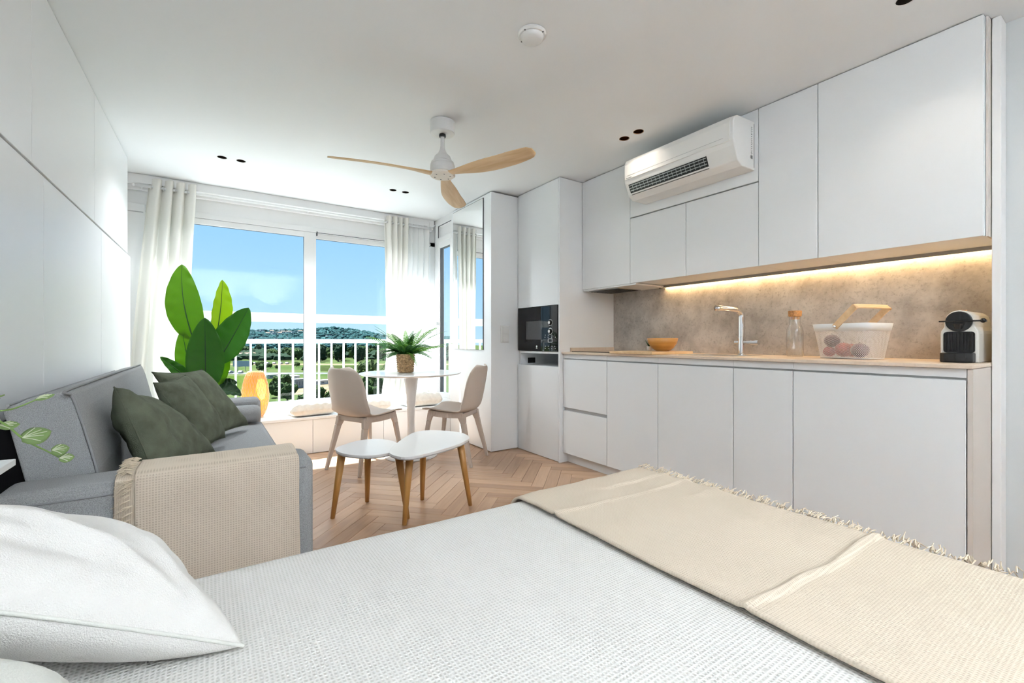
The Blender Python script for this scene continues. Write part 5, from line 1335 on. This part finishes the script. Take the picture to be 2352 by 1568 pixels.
# ------------------------------------------------------------------ curtains and rod
rd = thing('curtain_rod', 'thin white curtain rod running above the window', 'curtain rod', (0.85, 4.785, 2.27))
part('rod', MB().tube([(-0.50, 4.79, 2.300), (2.12, 4.79, 2.300)], 0.011, 14), 'frame', rd, smooth=True)
for x in (-0.46, 0.82, 2.08):
    part('bracket', MB().beam((x, 4.79, 2.300), (x, 4.862, 2.300), 0.012, 0.018), 'frame', rd)
for x in (-0.505, 2.122): part('finial', MB().sphere((x, 4.79, 2.300), 0.013, 12, 8), 'frame', rd, smooth=True)
def curtain(name, label, top, bot, z0_, z1_, folds, amp, m, yc_=4.79, swoop=None, seed=0.0, rings=True):
    t = thing(name, label, 'curtain', ((bot[0] + bot[1]) / 2, yc_, z0_), 'window curtains')
    nu, nv = folds * 14, 40
    def fn(u, v):
        k = v ** 1.15
        x0 = bot[0] * (1 - k) + top[0] * k; x1 = bot[1] * (1 - k) + top[1] * k
        if swoop: x0, x1 = swoop(v, x0, x1)
        ph = u * folds * 2 * math.pi + 0.5 * nz(u * 3, v * 1.5, seed)
        a = amp * (0.75 + 0.35 * nz(u * 5, v * 1.2, seed + 4))
        y = yc_ + a * math.sin(ph) + 0.010 * nz(u * 6, v * 3, seed + 9)
        return (x0 + (x1 - x0) * u + 0.35 * a * math.cos(ph * 1.0 + 1.0), y, z0_ + (z1_ - z0_) * v)
    part('cloth', MB().grid(fn, nu, nv), m, t, smooth=True, fix=False)
    if rings:
        for k in range(folds * 2):
            u = (k + 0.5) / (folds * 2); x = top[0] + (top[1] - top[0]) * u
            part('eyelet', MB().tube([(x, 4.79 + 0.019 * math.cos(2 * math.pi * j / 16), 2.300 + 0.019 * math.sin(2 * math.pi * j / 16)) for j in range(17)], 0.0028, 6, cap=False), 'chrome', t, smooth=True)
    return t
curtain('linen_curtain', 'off-white linen curtain gathered behind the large-leaf plant', (-0.41, -0.09), (-0.56, -0.175), 0.345, 2.372, 4, 0.044, 'curtain', seed=2.0)
def sw1(v, x0, x1):
    g = smoothstep(0.30, 0.0, v); return x0 - 0.06 * g, x1 - 0.02 * g
curtain('linen_curtain', 'off-white linen curtain at the right of the window behind the fern', (1.575, 1.83), (1.60, 1.80), 0.345, 2.372, 4, 0.042, 'curtain', swoop=sw1, seed=6.0)
curtain('sheer_curtain', 'bright sheer white curtain in the right window corner', (1.83, 2.10), (1.80, 2.08), 0.355, 2.372, 4, 0.022, 'sheer', yc_=4.815, seed=8.0, rings=False)

# ------------------------------------------------------------------ outside
GZ = -18.0
gd = struct('ground', MB().grid(lambda u, v: (-900 + 2600 * u, 30 + 2400 * v ** 2, GZ + 0.0), 20, 30), 'ground')
setp(gd, 'green scrubland plain outside', 'ground')
def patch(name, label, cat, poly, z, m):
    mb = MB().prism(poly, GZ - 0.3, GZ + z); return solo(name, mb, m, label, cat)
# helper: ground point under a pixel of the view
cA = math.radians(33.919)
def gp(u, v, z=GZ):
    a = (u - 1176) / 1038; b = (782 - v) / 1038; t = (z - 1.025) / b
    return (t * (math.sin(cA) + a * math.cos(cA)), t * (math.cos(cA) - a * math.sin(cA)))
patch('lawn', 'bright green playing field behind the lamp', 'lawn', [gp(470, 893), gp(640, 893), gp(640, 863), gp(470, 863)], 0.05, 'lawn')
patch('sand_lot', 'bare sandy building plot seen between the railing bars', 'sand', [gp(655, 906), gp(880, 906), gp(880, 872), gp(655, 880)], 0.06, 'sand')
patch('road', 'pale road crossing the plain', 'road', [gp(440, 859), gp(1100, 859), gp(1100, 855.5), gp(440, 855.5)], 0.08, 'road')
patch('field_strip', 'pale dry field strip beyond the road', 'field', [gp(440, 838), gp(1100, 838), gp(1100, 835.2), gp(440, 835.2)], 0.05, 'sand')
patch('meadow', 'green meadow right of the mullion', 'meadow', [gp(725, 852), gp(890, 849), gp(890, 840), gp(725, 840)], 0.07, 'meadow')

def tree_kind(m, seed, shape):
    random.seed(seed)
    t = thing('tree', 'x', 'tree', (0, 0, 0), 'trees on the plain')
    mb = MB()
    for k in range(16):
        a = random.uniform(0, 6.28); r = random.uniform(0, 0.62); z = random.uniform(0.30, 0.86)
        if shape == 'tall': r *= 0.5; z = random.uniform(0.2, 0.9)
        rr_ = random.uniform(0.20, 0.34) * (0.7 if shape == 'tall' else 1)
        c_ = Vector((r * math.cos(a) * 0.9, r * math.sin(a) * 0.9, z))
        def fn(u, v):
            tt = 2 * math.pi * u; p = math.pi * (v - 0.5); d = Vector((math.cos(tt) * math.cos(p), math.sin(tt) * math.cos(p), math.sin(p)))
            return c_ + d * rr_ * (1 + 0.45 * nz(d.x * 3 + k, d.y * 3, d.z * 3 + seed))
        mb.grid(fn, 10, 7, True)
    part('crown', mb, m, t, fix=True)
    part('trunk', MB().tube([(0, 0, 0), (0.02, 0, 0.25), (0, 0.02, 0.5)], [0.06, 0.045, 0.03], 7), 'bark', t)
    return t
kinds = [tree_kind('tree', 1, 'round'), tree_kind('tree_light', 2, 'round'), tree_kind('tree_dark', 3, 'tall')]
first = [True] * 3
TREES = []
def tree(u, v, hgt, k, lab):
    x, y = gp(u, v)
    for _ in range(60):
        if all(math.hypot(x - a, y - b) > 0.95 * (hgt + c) * (0.62 if k == 2 else 1.0) for a, b, c in TREES): break
        x, y = gp(u + random.uniform(-40, 40), v + random.uniform(-2, 2) * (v - 790) / 40)
    else: return
    TREES.append((x, y, hgt))
    o = kinds[k] if first[k] else copy_tree(kinds[k]); first[k] = False
    o.location = (x, y, GZ); s = hgt; o.scale = (s * random.uniform(.9, 1.2), s * random.uniform(.9, 1.2), s)
    o.rotation_euler = (0, 0, random.uniform(0, 6.28)); o['label'] = lab; o['group'] = 'trees on the plain'
HS = []                                   # footprints taken by buildings
def free(x, y, r): return all(math.hypot(x - a, y - b) > r + c for a, b, c in HS)
HD = 1500.0
def hill_h(u):   # skyline height by direction
    pts = [(300, 12), (420, 16), (520, 18), (585, 24), (640, 25), (700, 27), (770, 32), (810, 27), (850, 20), (885, 12), (950, 8), (1020, 10), (1100, 8), (1300, 6)]
    for (a, b), (c, d) in zip(pts[:-1], pts[1:]):
        if a <= u <= c: return b + (d - b) * (u - a) / (c - a)
    return 6
def hp3(u, f, base_d=900.0):
    """point on the hill: f 0 foot .. 1 crest"""
    a = (u - 1176) / 1038
    dist = base_d + (HD - base_d) * f
    dx, dy = math.sin(cA) + a * math.cos(cA), math.cos(cA) - a * math.sin(cA)
    top = 1.025 + (hill_h(u) - 3) / 1038 * HD
    return Vector((dx * dist, dy * dist, GZ + (top - GZ) * (f ** 1.15)))
def house(label, u, v, wd, dp, ht, m, roof=None, dist_hill=None, group='distant houses', nwin=3, rot_=0.3):
    for _ in range(40):
        x, y = gp(u, v) if dist_hill is None else hp3(u, dist_hill).xy
        if free(x, y, max(wd, dp) * 0.75): break
        u += random.uniform(-25, 25)
    z0_ = GZ + 0.10 if dist_hill is None else hp3(u, dist_hill).z + 2
    HS.append((x, y, max(wd, dp) * 0.75))
    t = thing('house', label, 'building', (x, y, z0_), group); t.rotation_euler = (0, 0, rot_)
    ORG[t.name] = Vector()
    part('walls', MB().box(-wd / 2, wd / 2, -dp / 2, dp / 2, 0, ht), m, t)
    if roof: part('roof', MB().extrude_x([(-dp / 2 - .4, ht), (dp / 2 + .4, ht), (0, ht + 1.8)], -wd / 2 - .4, wd / 2 + .4), roof, t)
    else: part('parapet', MB().box(-wd / 2 - .15, wd / 2 + .15, -dp / 2 - .15, dp / 2 + .15, ht, ht + 0.35), m, t)
    for k in range(nwin):
        xx = -wd / 2 + wd * (k + .5) / nwin
        part('window', MB().box(xx - wd / nwin * .22, xx + wd / nwin * .22, -dp / 2 - .06, -dp / 2, ht * .35, ht * .8), 'bglass', t)
    return t
random.seed(61)
house('white flat-roofed building seen left of the mullion', 660, 880, 8, 6, 3.0, 'bwall', nwin=2)
house('grey panelled building seen just left of the mullion', 686, 890, 4.2, 4, 3.2, 'bgrey', nwin=4)
house('low white wall-like shed beside the road behind the lamp', 635, 868, 10, 4, 1.6, 'bwall', nwin=3)
house('long low white building right of the mullion', 750, 881, 14, 4, 1.4, 'bwall', nwin=5)
house('pale house among trees left of the railing', 567, 822, 16, 10, 4, 'bwall', 'broof')
for k in range(18):
    house('small white villa scattered on the wooded hillside', random.uniform(600, 700), 0, random.uniform(9, 15), 9, random.uniform(4, 7), 'bwall', 'broof' if k % 3 == 0 else None, dist_hill=random.uniform(0.70, 0.95), group='hillside villas', nwin=2)
for k in range(8):
    house('tiny white house at the foot of the hill', 575 + k * 30, 0, random.uniform(8, 15), 8, 4, 'bwall', None, dist_hill=random.uniform(0.44, 0.52), group='foothill houses', nwin=2)
bx2, by2 = gp(555, 851)
bb = thing('billboard', 'grey-blue billboard standing on the plain behind the plant', 'billboard', (bx2, by2, GZ + 0.05)); ORG[bb.name] = Vector()
bb.rotation_euler = (0, 0, -0.5); HS.append((bx2, by2, 6.0))
part('sheet', MB().box(-5.2, 5.2, -0.15, 0.15, 2.6, 6.2), 'board_blue', bb)
part('post', MB().box(-2.5, -2.2, -0.1, 0.2, 0, 2.6), 'bgrey', bb); part('post', MB().box(2.2, 2.5, -0.1, 0.2, 0, 2.6), 'bgrey', bb)
cr_ = None
random.seed(51)
for k in range(34):
    far_ = k < 26
    u = 585 + k * 3.0 if far_ else 505 + (k - 26) * 8.0
    v = 836 if far_ else 857
    x, y = gp(u, v)
    if not free(x, y, 2.5): continue
    if cr_ is None:
        cr_ = thing('parked_car', 'x', 'car', (0, 0, 0), 'distant cars')
        part('body', MB().extrude_y([(-2.1, 0.35), (2.1, 0.35), (2.1, 0.85), (1.2, 0.95), (0.6, 1.45), (-1.2, 1.45), (-1.9, 0.95), (-2.1, 0.85)], -0.85, 0.85), 'carpaint', cr_)
        part('glazing', MB().extrude_y([(-1.75, 0.97), (1.1, 0.97), (0.58, 1.40), (-1.15, 1.40)], -0.87, 0.87), 'bglass', cr_)
        part('wheel', MB().box(-1.5, -0.9, -0.86, 0.86, 0.02, 0.5), 'black', cr_); part('wheel', MB().box(0.9, 1.5, -0.86, 0.86, 0.02, 0.5), 'black', cr_)
        o = cr_
    else: o = copy_tree(cr_)
    o.location = (x, y, GZ + 0.09); o.rotation_euler = (0, 0, random.uniform(-0.2, 0.2) + 1.0)
    o['label'] = 'tiny white car parked in the far row on the plain' if far_ else 'tiny white car on the road behind the lamp'
    HS.append((x, y, 2.6))

TREES = []
def tree(u, v, hgt, k, lab):
    rad = 0.98 * hgt * (0.62 if k == 2 else 1.0)
    for q_ in range(80):
        uu, v2 = (u, v) if q_ == 0 else (u + random.uniform(-45, 45), v + random.uniform(-2, 2) * (v - 790) / 40)
        x, y = gp(uu, v2)
        if free(x, y, rad) and all(math.hypot(x - a, y - b) > rad + c for a, b, c in TREES): break
    else: return
    TREES.append((x, y, rad))
    o = kinds[k] if first[k] else copy_tree(kinds[k]); first[k] = False
    o.location = (x, y, GZ + 0.02); s = hgt; o.scale = (s * random.uniform(.85, 1.0), s * random.uniform(.85, 1.0), s)
    o.rotation_euler = (0, 0, random.uniform(0, 6.28)); o['label'] = lab; o['group'] = 'trees on the plain'
random.seed(31)
L_near = 'dense green tree close below the balcony between railing bars'
for (u, v, h_) in ((640, 912, 5.0), (660, 920, 5), (622, 916, 4.5), (690, 925, 4.5), (612, 926, 4.5), (740, 926, 4.5), (765, 930, 4), (800, 930, 5), (835, 925, 6), (865, 912, 7), (885, 900, 8), (720, 932, 4), (648, 896, 5.5)):
    tree(u, v, h_, 0 if random.random() < .6 else 1, L_near)
for (u, v, h_) in ((850, 868, 9), (868, 872, 8), (842, 862, 7)): tree(u, v, h_, 1, 'light green tree group left of the fern')
for i in range(12): tree(735 + i * 6 + random.uniform(-2, 2), 829 + random.uniform(-1, 1), random.uniform(12, 15), 2, 'tall dark tree in the row right of the mullion')
for i in range(36): tree(random.uniform(450, 1060), random.uniform(812, 828), random.uniform(8, 11), random.choice((0, 0, 1)), 'mid-distance green tree on the plain below the hill')
for i in range(40): tree(random.uniform(450, 1060), random.uniform(807, 813), random.uniform(9, 13), random.choice((0, 2)), 'distant dark tree at the foot of the hill')
for i in range(10): tree(random.uniform(500, 700), random.uniform(841, 852), random.uniform(2.5, 4), random.choice((0, 1)), 'low bush beside the road behind the lamp')

# far woodland (uncountable) + hill
fw = MB(); random.seed(5)
ico = [(0, 0, 1), (.894, 0, .447), (.276, .851, .447), (-.724, .526, .447), (-.724, -.526, .447), (.276, -.851, .447), (.724, .526, -.447), (-.276, .851, -.447), (-.894, 0, -.447), (-.276, -.851, -.447), (.724, -.526, -.447)]
icf = [(0, 1, 2), (0, 2, 3), (0, 3, 4), (0, 4, 5), (0, 5, 1), (1, 6, 2), (2, 7, 3), (3, 8, 4), (4, 9, 5), (5, 10, 1), (6, 7, 2), (7, 8, 3), (8, 9, 4), (9, 10, 5), (10, 6, 1)]
hl = struct('hill', MB().grid(lambda u, v: hp3(250 + 1050 * u, v), 120, 16), 'hill'); setp(hl, 'wooded hill on the skyline', 'hill')
for k in range(3000):
    u = random.uniform(300, 1150); f = 0.06 + 0.94 * random.random() ** 0.75
    c_ = hp3(u, f); r_ = random.uniform(4, 7.5)
    if not free(c_.x, c_.y, r_): continue
    fw.add([(c_.x + p[0] * r_, c_.y + p[1] * r_, c_.z + p[2] * r_ * random.uniform(.7, 1.0) + r_ * 0.4) for p in ico], icf)
wo_ = part('hill_woodland', fw, 'hill', None, kind='stuff', fix=False); setp(wo_, 'haze-tinted pine woodland covering the hill', 'woodland')
sw_ = MB()
for k in range(2200):
    u = random.uniform(420, 1150); v = 782 + 1038 * 19 / random.uniform(420, 850)
    x, y = gp(u, v); r_ = random.uniform(3.0, 5.5)
    if not free(x, y, r_ + 1) or any(math.hypot(x - a, y - b) < c + r_ for a, b, c in TREES): continue
    sw_.add([(x + p[0] * r_, y + p[1] * r_, GZ + r_ * .5 + p[2] * r_ * .8) for p in ico], icf)
wo_ = part('plain_shrubs', sw_, 'tree_dark', None, kind='stuff', fix=False); setp(wo_, 'dark scrub thickets spread over the far plain', 'scrub')
